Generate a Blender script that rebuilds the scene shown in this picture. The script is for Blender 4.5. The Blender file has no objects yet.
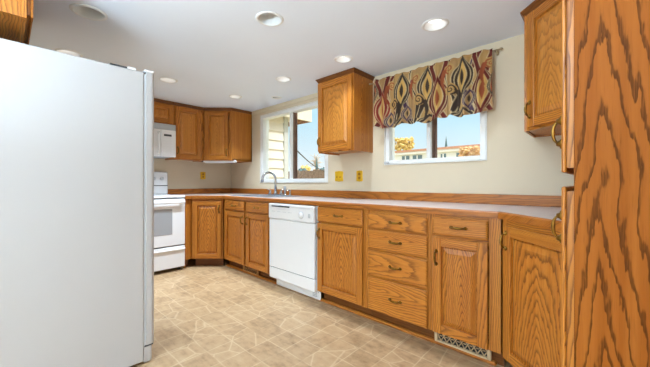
import bpy, bmesh, math, random
from mathutils import Vector, Matrix
import numpy as np
random.seed(7)
SC = bpy.context.scene
COL = SC.collection
PI = math.pi

# ------------------------------------------------------------------ camera
cd = bpy.data.cameras.new('camera')
cam = bpy.data.objects.new('camera', cd); COL.objects.link(cam)
cd.sensor_fit = 'HORIZONTAL'; cd.sensor_width = 36.0
cd.lens = 297.0/650.0*36.0
cd.shift_y = (183.5-183.0)/650.0*-1.0
cam.location = (4.447, -2.52, 1.075)
cam.rotation_euler = (PI/2, 0, PI/2-math.radians(47.1))
cd.clip_start = 0.02
SC.camera = cam

# ------------------------------------------------------------------ world, sun, large lights, exposure
w = bpy.data.worlds.new('world'); SC.world = w; w.use_nodes = True
nt = w.node_tree; nt.nodes.clear()
tc = nt.nodes.new('ShaderNodeTexCoord'); sx = nt.nodes.new('ShaderNodeSeparateXYZ')
rp = nt.nodes.new('ShaderNodeValToRGB'); bgn = nt.nodes.new('ShaderNodeBackground'); wo = nt.nodes.new('ShaderNodeOutputWorld')
nt.links.new(tc.outputs['Generated'], sx.inputs[0]); nt.links.new(sx.outputs['Z'], rp.inputs[0])
rp.color_ramp.elements[0].position = 0.0; rp.color_ramp.elements[0].color = (1.0, 1.0, 1.0, 1)
rp.color_ramp.elements[1].position = 0.8; rp.color_ramp.elements[1].color = (3.2, 3.3, 3.4, 1)
e = rp.color_ramp.elements.new(0.07); e.color = (0.84, 0.95, 1.0, 1)
e = rp.color_ramp.elements.new(0.22); e.color = (0.56, 0.86, 1.02, 1)
e = rp.color_ramp.elements.new(0.34); e.color = (0.80, 0.94, 1.05, 1)
nt.links.new(rp.outputs[0], bgn.inputs['Color']); bgn.inputs['Strength'].default_value = 0.90
nt.links.new(bgn.outputs[0], wo.inputs[0])

def lamp(name, kind, loc, rot, energy, color=(1, 1, 1), **kw):
    l = bpy.data.lights.new(name, kind); l.energy = energy; l.color = color
    for k, v in kw.items(): setattr(l, k, v)
    o = bpy.data.objects.new(name, l); COL.objects.link(o); o.location = loc; o.rotation_euler = rot
    return o
sun_dir = Vector((0.62, -0.06, 0.78))
sun = lamp('sun', 'SUN', (6, -6, 9), sun_dir.to_track_quat('Z', 'Y').to_euler(), 2.3, (1.0, 0.95, 0.86), angle=0.01)
# area lamp added as fill behind the camera; the wall there has no opening
lamp('rear_fill_area', 'AREA', (3.2, -5.85, 1.15), (PI/2, 0, 0), 40, (0.68, 0.85, 1.0), shape='RECTANGLE', size=2.8, size_y=1.9)
# upward fill lamp added behind the camera to brighten the ceiling
lamp('ceiling_fill_uplight', 'AREA', (3.75, -4.0, 1.2), (PI, 0, 0), 205, (0.61, 0.82, 1.0), shape='DISK', size=0.8)
CAN_POWER = 3.9

SC.view_settings.view_transform = 'Standard'
SC.view_settings.look = 'None'
SC.view_settings.exposure = 0.22
SC.view_settings.gamma = 1.0
SC.view_settings.use_curve_mapping = False

# ------------------------------------------------------------------ materials
def srgb(r, g, b):
    f = lambda c: (c/255/12.92) if c/255 <= 0.04045 else ((c/255+0.055)/1.055)**2.4
    return (f(r), f(g), f(b), 1)
class NT:
    def __init__(s, name):
        s.m = bpy.data.materials.new(name); s.m.use_nodes = True
        s.t = s.m.node_tree; s.p = s.t.nodes['Principled BSDF']
    def n(s, typ, **kw):
        o = s.t.nodes.new(typ)
        for k, v in kw.items(): setattr(o, k, v)
        return o
    def _in(s, sock, v):
        if hasattr(v, 'links'): s.t.links.new(v, sock)
        else: sock.default_value = v
    def math(s, op, a, b=None, c=None, clamp=False):
        o = s.n('ShaderNodeMath', operation=op); o.use_clamp = clamp
        s._in(o.inputs[0], a)
        if b is not None: s._in(o.inputs[1], b)
        if c is not None: s._in(o.inputs[2], c)
        return o.outputs[0]
    def noise(s, vec, scale, detail=3, rough=0.5, dim='3D'):
        o = s.n('ShaderNodeTexNoise'); o.noise_dimensions = dim
        if vec is not None: s.t.links.new(vec, o.inputs['Vector'])
        o.inputs['Scale'].default_value = scale; o.inputs['Detail'].default_value = detail; o.inputs['Roughness'].default_value = rough
        return o.outputs[0]
    def comb(s, x, y, z=0.0):
        o = s.n('ShaderNodeCombineXYZ'); s._in(o.inputs[0], x); s._in(o.inputs[1], y); s._in(o.inputs[2], z); return o.outputs[0]
    def ramp(s, fac, stops, interp='LINEAR'):
        o = s.n('ShaderNodeValToRGB'); o.color_ramp.interpolation = interp; s._in(o.inputs[0], fac)
        el = o.color_ramp.elements
        while len(el) > 1: el.remove(el[-1])
        el[0].position = stops[0][0]; el[0].color = stops[0][1]
        for p, c in stops[1:]:
            q = el.new(p); q.color = c
        return o.outputs[0]
    def mix(s, fac, a, b, mode='MIX'):
        o = s.n('ShaderNodeMix', data_type='RGBA', blend_type=mode)
        s._in(o.inputs[0], fac); s._in(o.inputs[6], a); s._in(o.inputs[7], b); return o.outputs[2]
    def maprange(s, v, a, b, c=0.0, d=1.0):
        o = s.n('ShaderNodeMapRange'); o.clamp = True
        s._in(o.inputs[0], v); o.inputs[1].default_value = a; o.inputs[2].default_value = b; o.inputs[3].default_value = c; o.inputs[4].default_value = d
        return o.outputs[0]
    def bump(s, h, strength, dist=0.001):
        o = s.n('ShaderNodeBump'); o.inputs['Strength'].default_value = strength; o.inputs['Distance'].default_value = dist
        s.t.links.new(h, o.inputs['Height']); s.t.links.new(o.outputs[0], s.p.inputs['Normal'])
    def base(s, v): s._in(s.p.inputs['Base Color'], v)
    def set(s, rough=None, metal=None, spec=None, coat=None):
        if rough is not None: s.p.inputs['Roughness'].default_value = rough
        if metal is not None: s.p.inputs['Metallic'].default_value = metal
        if spec is not None: s.p.inputs['Specular IOR Level'].default_value = spec
        if coat is not None: s.p.inputs['Coat Weight'].default_value = coat
        return s.m

def plain(name, rgb, rough=0.5, metal=0.0, var=0.06, scale=6.0, spec=0.5, bump=0.0):
    k = NT(name); tcn = k.n('ShaderNodeTexCoord').outputs['Object']
    c = srgb(*rgb); nz = k.noise(tcn, scale, 4)
    d = tuple(x*(1-var) for x in c[:3])+(1,); l = tuple(min(1, x*(1+var*0.5)) for x in c[:3])+(1,)
    k.base(k.ramp(nz, [(0.3, d), (0.7, l)]))
    if bump: k.bump(k.noise(tcn, 220, 2), bump, 0.0006)
    return k.set(rough, metal, spec)

def oak(name, light, mid, dark, freq, taper, contrast, jag=1.0, pores=0.5, rough=0.38, d0=0.012, spread=0.06, js=(60.0, 12.0), sharp=False):
    """plain sawn oak: growth rings cut by a tilted plane; UV = metres (u across, v along the grain)"""
    k = NT(name)
    uvn = k.n('ShaderNodeUVMap'); sp = k.n('ShaderNodeSeparateXYZ'); k.t.links.new(uvn.outputs[0], sp.inputs[0])
    u, v = sp.outputs[0], sp.outputs[1]
    wob = k.noise(k.comb(k.math('MULTIPLY', u, 3.0), k.math('MULTIPLY', v, 1.6)), 2.0, 2)
    wob = k.math('SUBTRACT', wob, 0.5)
    uu = k.math('ADD', u, k.math('MULTIPLY', wob, 0.05))
    jg = k.math('SUBTRACT', k.noise(k.comb(k.math('MULTIPLY', u, js[0]), k.math('MULTIPLY', v, js[1])), 1.0, 3, 0.6), 0.5)
    lf = k.math('SUBTRACT', k.noise(k.comb(k.math('MULTIPLY', u, 9.0), k.math('MULTIPLY', v, 3.0)), 1.0, 2), 0.5)
    ab = k.math('SQRT', k.math('ADD', k.math('MULTIPLY', uu, uu), d0*d0))
    un = k.math('DIVIDE', uu, spread); den = k.math('ADD', 1.0, k.math('MULTIPLY', un, un))
    vv = k.math('DIVIDE', k.math('MULTIPLY', v, taper), den)
    r = k.math('ADD', k.math('ADD', ab, vv), k.math('MULTIPLY', lf, 0.03))
    ph = k.math('ADD', k.math('MULTIPLY', r, freq), k.math('MULTIPLY', jg, 0.75*jag))
    fr = k.math('FRACT', ph)
    # abrupt early wood band, fading into late wood
    band = k.ramp(fr, [(0.0, (1, 1, 1, 1)), (0.12, (0.9, 0.9, 0.9, 1)), (0.34, (0.25, 0.25, 0.25, 1)), (0.65, (0.0, 0.0, 0.0, 1)), (0.93, (0.08, 0.08, 0.08, 1)), (1.0, (1, 1, 1, 1))])
    if sharp: band = k.ramp(fr, [(0.0, (0.2, 0.2, 0.2, 1)), (0.05, (1, 1, 1, 1)), (0.20, (0.85, 0.85, 0.85, 1)), (0.30, (0.15, 0.15, 0.15, 1)), (0.45, (0, 0, 0, 1)), (1.0, (0, 0, 0, 1))])
    por = k.noise(k.comb(k.math('MULTIPLY', u, 420.0), k.math('MULTIPLY', v, 14.0)), 1.0, 2)
    pm = k.maprange(por, 0.56, 0.72)
    streak = k.noise(k.comb(k.math('MULTIPLY', u, 45.0), k.math('MULTIPLY', v, 1.2)), 1.0, 2)
    base = k.mix(k.maprange(streak, 0.3, 0.7), srgb(*light), srgb(*mid))
    bf = k.math('MULTIPLY', band, contrast, clamp=True)
    bf = k.math('MULTIPLY', bf, k.maprange(por, 0.25, 0.55, 0.55, 1.0))
    c = k.mix(bf, base, srgb(*dark))
    c = k.mix(k.math('MULTIPLY', pm, 0.35*pores), c, srgb(*dark))
    k.base(c)
    k.bump(k.math('MULTIPLY', k.math('ADD', pm, band), -1.0), 0.12, 0.0006)
    return k.set(rough, 0.0, 0.08 if sharp else 0.4, 0.0 if sharp else 0.08)

M = {}
L, MI, D = (208, 134, 50), (186, 108, 32), (98, 48, 8)
M['oak_frame'] = oak('oak_frame', L, MI, D, 80, 0.20, 0.76, 0.9, 0.7)
M['oak_panel'] = oak('oak_panel', (206, 132, 50), (184, 106, 30), (96, 46, 8), 72, 0.24, 0.80, 1.6, 0.7, spread=0.09)
M['oak_drawer'] = oak('oak_drawer', (208, 134, 50), (190, 112, 34), (104, 52, 10), 70, 0.12, 0.72, 1.2, 0.7)
M['oak_panel_soft'] = oak('oak_panel_soft', (212, 142, 60), (194, 120, 42), (118, 64, 18), 88, 0.22, 0.52, 1.7, 0.7, spread=0.09)
M['oak_rail'] = oak('oak_rail', (192, 116, 42), (172, 98, 28), (96, 48, 10), 66, 0.10, 0.6, 0.9, 0.6)
M['oak_veneer'] = oak('oak_veneer', (162, 94, 34), (144, 78, 24), (74, 37, 9), 38, 0.14, 0.92, 2.0, 0.5, rough=0.5, d0=0.006, spread=0.16, js=(46.0, 7.0), sharp=True)
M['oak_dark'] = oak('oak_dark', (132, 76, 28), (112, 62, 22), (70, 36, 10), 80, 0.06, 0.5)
M['oak_shadow'] = plain('painted_recess_shade', (70, 42, 20), 0.7, 0, 0.2)  # dark brown standing in for shade inside recesses, not assigned to any part
M['wall'] = plain('cream_wall_paint', (222, 206, 179), 0.75, 0, 0.02, 3, 0.2, 0.25)
M['ceiling'] = plain('ceiling_paint', (235, 239, 247), 0.9, 0, 0.015, 2, 0.1, 0.2)
M['trim_cream'] = plain('cream_trim_paint', (222, 207, 178), 0.6, 0, 0.03)
M['white_app'] = plain('appliance_white', (240, 239, 240), 0.32, 0, 0.01, 3, 0.5, 0.06)
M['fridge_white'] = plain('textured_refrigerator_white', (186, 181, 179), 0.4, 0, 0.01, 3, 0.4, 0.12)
M['white_gloss'] = plain('appliance_gloss_white', (243, 242, 243), 0.2, 0, 0.01, 3, 0.5)
M['white_vinyl'] = plain('white_vinyl', (238, 237, 234), 0.4, 0, 0.02)
M['white_paint'] = plain('white_lamp_enamel', (234, 233, 231), 0.5, 0, 0.01)
M['gray_print'] = plain('grey_print', (160, 162, 166), 0.5, 0, 0.05)
M['light_gray'] = plain('light_grey_plastic', (200, 202, 206), 0.5, 0, 0.05)
M['seam'] = plain('dark_seam', (70, 70, 72), 0.7, 0, 0.05)
M['black'] = plain('black_plastic', (32, 32, 34), 0.35, 0, 0.1)
M['oven_glass'] = plain('grey_oven_glass', (168, 168, 170), 0.12, 0, 0.03, 3)
M['brass'] = plain('antique_brass', (142, 104, 44), 0.32, 0.9, 0.45, 60)
M['gold_plate'] = plain('gold_wall_plate', (236, 186, 40), 0.3, 0.15, 0.1, 30)
M['gold_dark'] = plain('gold_switch', (190, 130, 24), 0.35, 0.3, 0.1, 30)
M['chrome'] = plain('chrome', (205, 208, 212), 0.12, 1.0, 0.05)
M['steel'] = plain('brushed_steel', (190, 196, 206), 0.28, 0.85, 0.06, 40)
M['bronze'] = plain('rod_bronze', (176, 152, 116), 0.4, 0.4, 0.15, 40)
M['dark_track'] = plain('brown_sash_track', (128, 98, 80), 0.6, 0, 0.18, 12)
M['beige_metal'] = plain('beige_enamel_metal', (206, 178, 140), 0.45, 0.0, 0.06)
M['brown_metal'] = plain('brown_enamel_metal', (186, 136, 84), 0.45, 0.0, 0.06)
M['siding'] = plain('cream_siding_paint', (236, 229, 218), 0.7, 0, 0.03)
M['siding_trim'] = plain('grey_trim_paint', (202, 204, 202), 0.7, 0, 0.03)
M['fascia'] = plain('brown_fascia', (150, 104, 74), 0.7, 0, 0.25, 8)
M['soffit'] = plain('soffit_paint', (224, 214, 196), 0.7, 0, 0.06)
M['fence'] = plain('weathered_fence_wood', (140, 116, 98), 0.85, 0, 0.35, 9)
M['far_wall'] = plain('white_stucco', (244, 240, 232), 0.8, 0, 0.03)
M['far_roof'] = plain('brown_roof_edge', (206, 150, 122), 0.8, 0, 0.15)
M['far_glass'] = plain('far_window_glass', (110, 128, 132), 0.2, 0, 0.2)
M['grass'] = plain('dry_lawn', (170, 160, 110), 0.9, 0, 0.3, 3)
M['leaf_yellow'] = plain('autumn_leaves', (226, 196, 122), 0.8, 0, 0.35, 5)
M['leaf_orange'] = plain('orange_leaves', (222, 180, 130), 0.8, 0, 0.35, 5)
M['leaf_teal'] = plain('blue_green_needles', (84, 112, 112), 0.8, 0, 0.3, 5)
M['bark_pale'] = plain('pale_bark', (214, 196, 178), 0.8, 0, 0.15)
M['cable'] = plain('black_cable', (54, 52, 54), 0.6, 0, 0.1)

def glass():
    m = bpy.data.materials.new('window_glass'); m.use_nodes = True; t = m.node_tree; t.nodes.clear()
    tr = t.nodes.new('ShaderNodeBsdfTransparent'); gl = t.nodes.new('ShaderNodeBsdfGlossy'); mx = t.nodes.new('ShaderNodeMixShader')
    fr = t.nodes.new('ShaderNodeFresnel'); fr.inputs[0].default_value = 1.18; out = t.nodes.new('ShaderNodeOutputMaterial')
    gl.inputs['Roughness'].default_value = 0.02; tr.inputs[0].default_value = (0.97, 0.985, 0.985, 1)
    t.links.new(fr.outputs[0], mx.inputs[0]); t.links.new(tr.outputs[0], mx.inputs[1]); t.links.new(gl.outputs[0], mx.inputs[2]); t.links.new(mx.outputs[0], out.inputs[0])
    return m
M['glass'] = glass()

def emit(name, col, s):
    k = NT(name); k.p.inputs['Base Color'].default_value = (0.9, 0.9, 0.9, 1)
    k.p.inputs['Emission Color'].default_value = col; k.p.inputs['Emission Strength'].default_value = s
    return k.m
M['lens'] = emit('lit_lamp_lens', (1, 0.985, 0.95, 1), 1.6)

def laminate():
    k = NT('laminate_counter'); c = k.n('ShaderNodeTexCoord').outputs['Object']
    a = k.noise(c, 260, 2, 0.7); b = k.noise(c, 14, 4)
    col = k.mix(k.maprange(a, 0.35, 0.65), srgb(190, 170, 162), srgb(206, 188, 180))
    col = k.mix(k.maprange(b, 0.4, 0.75, 0, 0.35), col, srgb(186, 172, 170))
    k.base(col); return k.set(0.33, 0, 0.5)
M['laminate'] = laminate()

def vinyl():
    k = NT('stone_pattern_vinyl'); sp = k.n('ShaderNodeSeparateXYZ'); o = k.n('ShaderNodeTexCoord').outputs['Object']; k.t.links.new(o, sp.inputs[0])
    T = 0.1725
    nz = k.n('ShaderNodeTexNoise'); nz.inputs['Scale'].default_value = 7.0; nz.inputs['Detail'].default_value = 2; k.t.links.new(o, nz.inputs['Vector'])
    nsep = k.n('ShaderNodeSeparateXYZ'); k.t.links.new(nz.outputs['Color'], nsep.inputs[0])
    wx = k.math('MULTIPLY', k.math('SUBTRACT', nsep.outputs[0], 0.5), 0.016); wy = k.math('MULTIPLY', k.math('SUBTRACT', nsep.outputs[1], 0.5), 0.016)
    X = k.math('DIVIDE', k.math('ADD', k.math('ADD', sp.outputs[0], wx), -2.95+T*40), T)
    Y = k.math('DIVIDE', k.math('ADD', k.math('ADD', sp.outputs[1], wy), 1.125+T*40), T)
    fx, fy = k.math('FRACT', X), k.math('FRACT', Y); ix, iy = k.math('FLOOR', X), k.math('FLOOR', Y)
    ex = k.math('MINIMUM', fx, k.math('SUBTRACT', 1.0, fx)); ey = k.math('MINIMUM', fy, k.math('SUBTRACT', 1.0, fy))
    grid = k.math('MINIMUM', ex, ey)
    # cut corners: some crossings carry a small diamond / curved piece
    vo = k.n('ShaderNodeTexVoronoi', feature='DISTANCE_TO_EDGE'); vo.inputs['Scale'].default_value = 1.0
    k.t.links.new(k.comb(k.math('MULTIPLY', X, 0.74), k.math('MULTIPLY', Y, 0.74)), vo.inputs['Vector'])
    vc = k.n('ShaderNodeTexVoronoi', feature='F1'); vc.inputs['Scale'].default_value = 1.0
    k.t.links.new(k.comb(k.math('MULTIPLY', X, 0.74), k.math('MULTIPLY', Y, 0.74)), vc.inputs['Vector'])
    vcs = k.n('ShaderNodeSeparateXYZ'); k.t.links.new(vc.outputs['Color'], vcs.inputs[0])
    wn = k.n('ShaderNodeTexWhiteNoise', noise_dimensions='2D'); k.t.links.new(k.comb(ix, iy), wn.inputs['Vector'])
    fade = k.noise(o, 4.0, 2)
    gl = k.math('MULTIPLY', k.maprange(grid, 0.0, 0.035, 1, 0), k.maprange(fade, 0.32, 0.52, 0.25, 1))
    vl = k.math('MULTIPLY', k.maprange(vo.outputs['Distance'], 0.0, 0.03, 1, 0), k.math('MULTIPLY', k.math('GREATER_THAN', wn.outputs['Value'], 0.45), 0.85))
    line = k.math('MAXIMUM', gl, vl)
    mot = k.noise(o, 16, 5, 0.65); mot2 = k.noise(k.comb(k.math('MULTIPLY', sp.outputs[0], 9.0), k.math('MULTIPLY', sp.outputs[1], 30.0)), 1.0, 4, 0.6)
    tone = k.math('ADD', k.math('MULTIPLY', vcs.outputs[0], 0.5), k.math('MULTIPLY', wn.outputs['Value'], 0.5))
    f = k.math('ADD', k.math('MULTIPLY', mot, 0.55), k.math('MULTIPLY', mot2, 0.45))
    f = k.math('ADD', f, k.math('MULTIPLY', k.math('SUBTRACT', tone, 0.5), 0.16))
    c = k.ramp(f, [(0.28, srgb(136, 104, 72)), (0.5, srgb(178, 144, 106)), (0.70, srgb(190, 158, 120))])
    c = k.mix(k.math('MULTIPLY', line, 0.7), c, srgb(210, 183, 147))
    k.base(c); k.bump(k.math('MULTIPLY', line, -1.0), 0.15, 0.0008)
    return k.set(0.42, 0, 0.4)
M['vinyl'] = vinyl()

def fabric():
    k = NT('printed_valance_cotton'); a = k.n('ShaderNodeVertexColor'); a.layer_name = 'print'
    o = k.n('ShaderNodeTexCoord').outputs['Object']
    wv = k.noise(o, 900, 1)
    k.base(k.mix(k.maprange(wv, 0.3, 0.7, 0.0, 0.12), a.outputs['Color'], srgb(120, 90, 60)))
    return k.set(0.85, 0, 0.15)
M['fabric'] = fabric()

# ------------------------------------------------------------------ mesh builder
class MB:
    def __init__(s): s.v = []; s.f = []; s.uv = []; s.sm = []
    def add(s, verts, faces, smooth=False, grain='z', off=None, origin=(0, 0, 0)):
        n = len(s.v); s.v += [tuple(p) for p in verts]
        ou, ov = off if off is not None else (0, 0)
        g = 'xyz'.index(grain); oth = [i for i in range(3) if i != g]
        for fc in faces:
            s.f.append([n+i for i in fc]); s.sm.append(smooth)
            s.uv.append([((verts[i][oth[0]]-origin[oth[0]])+(verts[i][oth[1]]-origin[oth[1]])+ou, (verts[i][g]-origin[g])+ov) for i in fc])
    def box(s, x0, x1, y0, y1, z0, z1, ch=0.002, grain='z', off=None):
        x0, x1 = min(x0, x1), max(x0, x1); y0, y1 = min(y0, y1), max(y0, y1); z0, z1 = min(z0, z1), max(z0, z1)
        if off is None: off = (random.uniform(0.05, 0.20)*random.choice((-1, 1)), random.uniform(-1, 1))
        c = min(ch, (x1-x0)*0.45, (y1-y0)*0.45, (z1-z0)*0.45)
        org = ((x0+x1)/2, (y0+y1)/2, (z0+z1)/2)
        X = (x0, x1); Y = (y0, y1); Z = (z0, z1)
        if c <= 0:
            vs = [(X[i], Y[j], Z[k]) for i in (0, 1) for j in (0, 1) for k in (0, 1)]
            id = lambda i, j, k: i*4+j*2+k
            fs = [[id(0,0,0), id(0,0,1), id(0,1,1), id(0,1,0)], [id(1,0,0), id(1,1,0), id(1,1,1), id(1,0,1)],
                  [id(0,0,0), id(1,0,0), id(1,0,1), id(0,0,1)], [id(0,1,0), id(0,1,1), id(1,1,1), id(1,1,0)],
                  [id(0,0,0), id(0,1,0), id(1,1,0), id(1,0,0)], [id(0,0,1), id(1,0,1), id(1,1,1), id(0,1,1)]]
            s.add(vs, fs, False, grain, off, org); return s
        vs = []; sg = (1, -1)
        for i in (0, 1):
            for j in (0, 1):
                for k in (0, 1):
                    a, b, d = X[i], Y[j], Z[k]
                    vs += [(a, b+sg[j]*c, d+sg[k]*c), (a+sg[i]*c, b, d+sg[k]*c), (a+sg[i]*c, b+sg[j]*c, d)]
        id = lambda i, j, k, ax: (i*4+j*2+k)*3+ax
        fs = [[id(0,0,0,0), id(0,0,1,0), id(0,1,1,0), id(0,1,0,0)], [id(1,0,0,0), id(1,1,0,0), id(1,1,1,0), id(1,0,1,0)],
              [id(0,0,0,1), id(1,0,0,1), id(1,0,1,1), id(0,0,1,1)], [id(0,1,0,1), id(0,1,1,1), id(1,1,1,1), id(1,1,0,1)],
              [id(0,0,0,2), id(0,1,0,2), id(1,1,0,2), id(1,0,0,2)], [id(0,0,1,2), id(1,0,1,2), id(1,1,1,2), id(0,1,1,2)]]
        for i in (0, 1):
            for j in (0, 1): fs.append([id(i,j,0,0), id(i,j,1,0), id(i,j,1,1), id(i,j,0,1)])
            for k in (0, 1): fs.append([id(i,0,k,0), id(i,1,k,0), id(i,1,k,2), id(i,0,k,2)])
        for j in (0, 1):
            for k in (0, 1): fs.append([id(0,j,k,1), id(1,j,k,1), id(1,j,k,2), id(0,j,k,2)])
        for i in (0, 1):
            for j in (0, 1):
                for k in (0, 1): fs.append([id(i,j,k,0), id(i,j,k,1), id(i,j,k,2)])
        s.add(vs, fs, False, grain, off, org); return s
    def prism(s, poly, z0, z1, grain='z', off=None):
        n = len(poly); vs = [(p[0], p[1], z0) for p in poly]+[(p[0], p[1], z1) for p in poly]
        fs = [list(range(n))[::-1], list(range(n, 2*n))]+[[i, (i+1) % n, n+(i+1) % n, n+i] for i in range(n)]
        if off is None: off = (random.uniform(-.2, .2), random.uniform(-1, 1))
        s.add(vs, fs, False, grain, off); return s
    def sweep(s, prof, path, closed=False):
        """profile = list of 3D point rings"""
        return s
    def tube(s, pts, r, seg=8, caps=True):
        pts = [Vector(p) for p in pts]; n = len(pts); rings = []
        rr = r if isinstance(r, (list, tuple)) else [r]*n
        prev = None
        for i, p in enumerate(pts):
            t = (pts[min(i+1, n-1)]-pts[max(i-1, 0)]).normalized()
            if prev is None:
                a = Vector((0, 0, 1)) if abs(t.z) < 0.9 else Vector((1, 0, 0))
                nx = t.cross(a).normalized()
            else: nx = (prev-t*prev.dot(t)).normalized()
            prev = nx; ny = t.cross(nx)
            rings.append([p+nx*math.cos(2*PI*j/seg)*rr[i]+ny*math.sin(2*PI*j/seg)*rr[i] for j in range(seg)])
        vs = [q for rg in rings for q in rg]
        fs = [[i*seg+j, i*seg+(j+1) % seg, (i+1)*seg+(j+1) % seg, (i+1)*seg+j] for i in range(n-1) for j in range(seg)]
        s.add(vs, fs, True)
        if caps: s.add(vs, [list(range(seg))[::-1], [(n-1)*seg+j for j in range(seg)]])
        return s
    def lathe(s, prof, c=(0, 0, 0), axis='z', seg=20, capa=True, capb=True):
        """prof: (radius, height) along the axis"""
        def P(r, h, a):
            q = (r*math.cos(a), r*math.sin(a), h)
            if axis == 'y': q = (q[0], q[2], q[1])
            if axis == 'x': q = (q[2], q[0], q[1])
            return (q[0]+c[0], q[1]+c[1], q[2]+c[2])
        n = len(prof); vs = [P(r, h, 2*PI*j/seg) for r, h in prof for j in range(seg)]
        fs = [[i*seg+j, i*seg+(j+1) % seg, (i+1)*seg+(j+1) % seg, (i+1)*seg+j] for i in range(n-1) for j in range(seg)]
        s.add(vs, fs, True)
        ends = []
        if capa: ends.append(list(range(seg))[::-1])
        if capb: ends.append([(n-1)*seg+j for j in range(seg)])
        if ends: s.add(vs, ends)
        return s
    def blob(s, c, r, seg=8, jitter=0.2):
        vs = []; n = seg//2+1
        for i in range(n+1):
            th = PI*i/n
            for j in range(seg):
                a = 2*PI*j/seg; k = 1+random.uniform(-jitter, jitter)
                vs.append((c[0]+r[0]*math.sin(th)*math.cos(a)*k, c[1]+r[1]*math.sin(th)*math.sin(a)*k, c[2]+r[2]*math.cos(th)*k))
        s.add(vs, [[i*seg+j, (i+1)*seg+j, (i+1)*seg+(j+1) % seg, i*seg+(j+1) % seg] for i in range(n) for j in range(seg)], False)
        return s
    def build(s, name, mat, parent=None, fix=True):
        me = bpy.data.meshes.new(name); me.from_pydata(s.v, [], s.f)
        ul = me.uv_layers.new(name='UVMap'); flat = [c for f in s.uv for q in f for c in q]
        ul.data.foreach_set('uv', flat)
        me.polygons.foreach_set('use_smooth', s.sm)
        me.materials.append(M[mat] if isinstance(mat, str) else mat)
        if fix:
            bm = bmesh.new(); bm.from_mesh(me); bmesh.ops.remove_doubles(bm, verts=bm.verts, dist=1e-6)
            bmesh.ops.recalc_face_normals(bm, faces=bm.faces); bm.to_mesh(me); bm.free()
        me.update()
        o = bpy.data.objects.new(name, me); COL.objects.link(o)
        if parent is not None: o.parent = parent
        return o
def tag(o, label, cat, group=None):
    o['label'] = label; o['category'] = cat
    if group: o['group'] = group
    return o
def struct(o): o['kind'] = 'structure'; return o
def thing(name, label, cat, loc=(0, 0, 0), rz=0.0, group=None):
    o = bpy.data.objects.new(name, None); COL.objects.link(o); o.location = loc; o.rotation_euler = (0, 0, rz); o.empty_display_size = 0.1
    return tag(o, label, cat, group)
def to_local(o, pts):
    mt = (Matrix.Translation(o.location) @ Matrix.Rotation(o.rotation_euler.z, 4, 'Z')).inverted()
    return [tuple((mt @ Vector((p[0], p[1], 0)))[:2]) for p in pts]
def copy_tree(o, parent=None):
    c = o.copy(); COL.objects.link(c)
    if parent is not None: c.parent = parent
    for ch in list(o.children): copy_tree(ch, c)
    return c

# ------------------------------------------------------------------ room shell
CZ = 2.14; RX = 4.72; BY = -6.0
struct(MB().box(-0.12, RX+0.12, BY-0.12, 0.12, -0.08, 0.0, 0).build('floor', 'vinyl'))
struct(MB().box(-0.12, 0.0, BY, 0.0, 0, CZ, 0).build('wall_left', 'wall'))
struct(MB().box(RX, RX+0.12, BY, 0.0, 0, CZ, 0).build('wall_right', 'wall'))
struct(MB().box(-0.12, RX+0.12, BY-0.12, BY, 0, CZ, 0).build('wall_front', 'wall'))
struct(MB().box(0.0, 2.58, -2.92, -2.80, 0, CZ, 0).build('wall_partition', 'wall'))
W1 = (0.83, 2.15, 1.085, 2.045); W2 = (2.905, 3.80, 1.255, 1.98)
def back_wall():
    m = MB(); y0, y1 = 0.0, 0.12
    m.box(-0.12, W1[0], y0, y1, 0, CZ, 0); m.box(W1[0], W1[1], y0, y1, 0, W1[2], 0); m.box(W1[0], W1[1], y0, y1, W1[3], CZ, 0)
    m.box(W1[1], W2[0], y0, y1, 0, CZ, 0); m.box(W2[0], W2[1], y0, y1, 0, W2[2], 0); m.box(W2[0], W2[1], y0, y1, W2[3], CZ, 0)
    m.box(W2[1], RX+0.12, y0, y1, 0, CZ, 0)
    return m.build('wall_back', 'wall', fix=False)
struct(back_wall())
CANS = [  # x, y, trim radius, lit, label
    (3.630, -0.555, 0.088, True, 'lit recessed ceiling light in front of the patterned valance'),
    (2.827, -0.545, 0.080, True, 'lit recessed ceiling light in front of the single cabinet between the windows'),
    (2.062, -0.580, 0.080, True, 'lit recessed ceiling light over the white dishwasher'),
    (1.171, -1.372, 0.088, True, 'lit recessed ceiling light in front of the microwave'),
    (1.151, -0.591, 0.080, True, 'lit recessed ceiling light closest to the diagonal corner cabinet beside the large window'),
    (2.872, -1.352, 0.090, False, 'unlit recessed ceiling light with a grey baffle in the middle of the ceiling'),
    (2.107, -2.165, 0.096, False, 'unlit recessed ceiling light with a grey baffle above the refrigerator side'),
    (1.254, -2.165, 0.088, True, 'lit recessed ceiling light half hidden behind the refrigerator top'),
    (1.491, -0.225, 0.066, False, 'small unlit recessed ceiling light above the sink window')]
def ceiling():
    bm = bmesh.new(); ed = []
    def loop(pts):
        vs = [bm.verts.new((p[0], p[1], CZ)) for p in pts]
        for i in range(len(vs)): ed.append(bm.edges.new((vs[i], vs[(i+1) % len(vs)])))
    loop([(-0.12, BY-0.12), (RX+0.12, BY-0.12), (RX+0.12, 0.12), (-0.12, 0.12)])
    for x, y, r, *_ in CANS: loop([(x+(r-0.012)*math.cos(2*PI*j/28), y+(r-0.012)*math.sin(2*PI*j/28)) for j in range(28)])
    bmesh.ops.triangle_fill(bm, use_beauty=True, use_dissolve=False, edges=ed, normal=(0, 0, -1))
    me = bpy.data.meshes.new('ceiling'); bm.to_mesh(me); bm.free(); me.materials.append(M['ceiling'])
    o = bpy.data.objects.new('ceiling', me); COL.objects.link(o); return o
struct(ceiling())
struct(MB().box(-0.12, RX+0.12, BY-0.12, 0.12, 2.31, 2.42, 0).build('roof', 'far_roof'))  # unseen slab added above the ceiling to keep light from leaking in
struct(MB().box(0.634, 2.318, -0.022, -0.0005, 2.088, CZ-0.001, 0.004).build('trim_1', 'trim_cream'))

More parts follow.
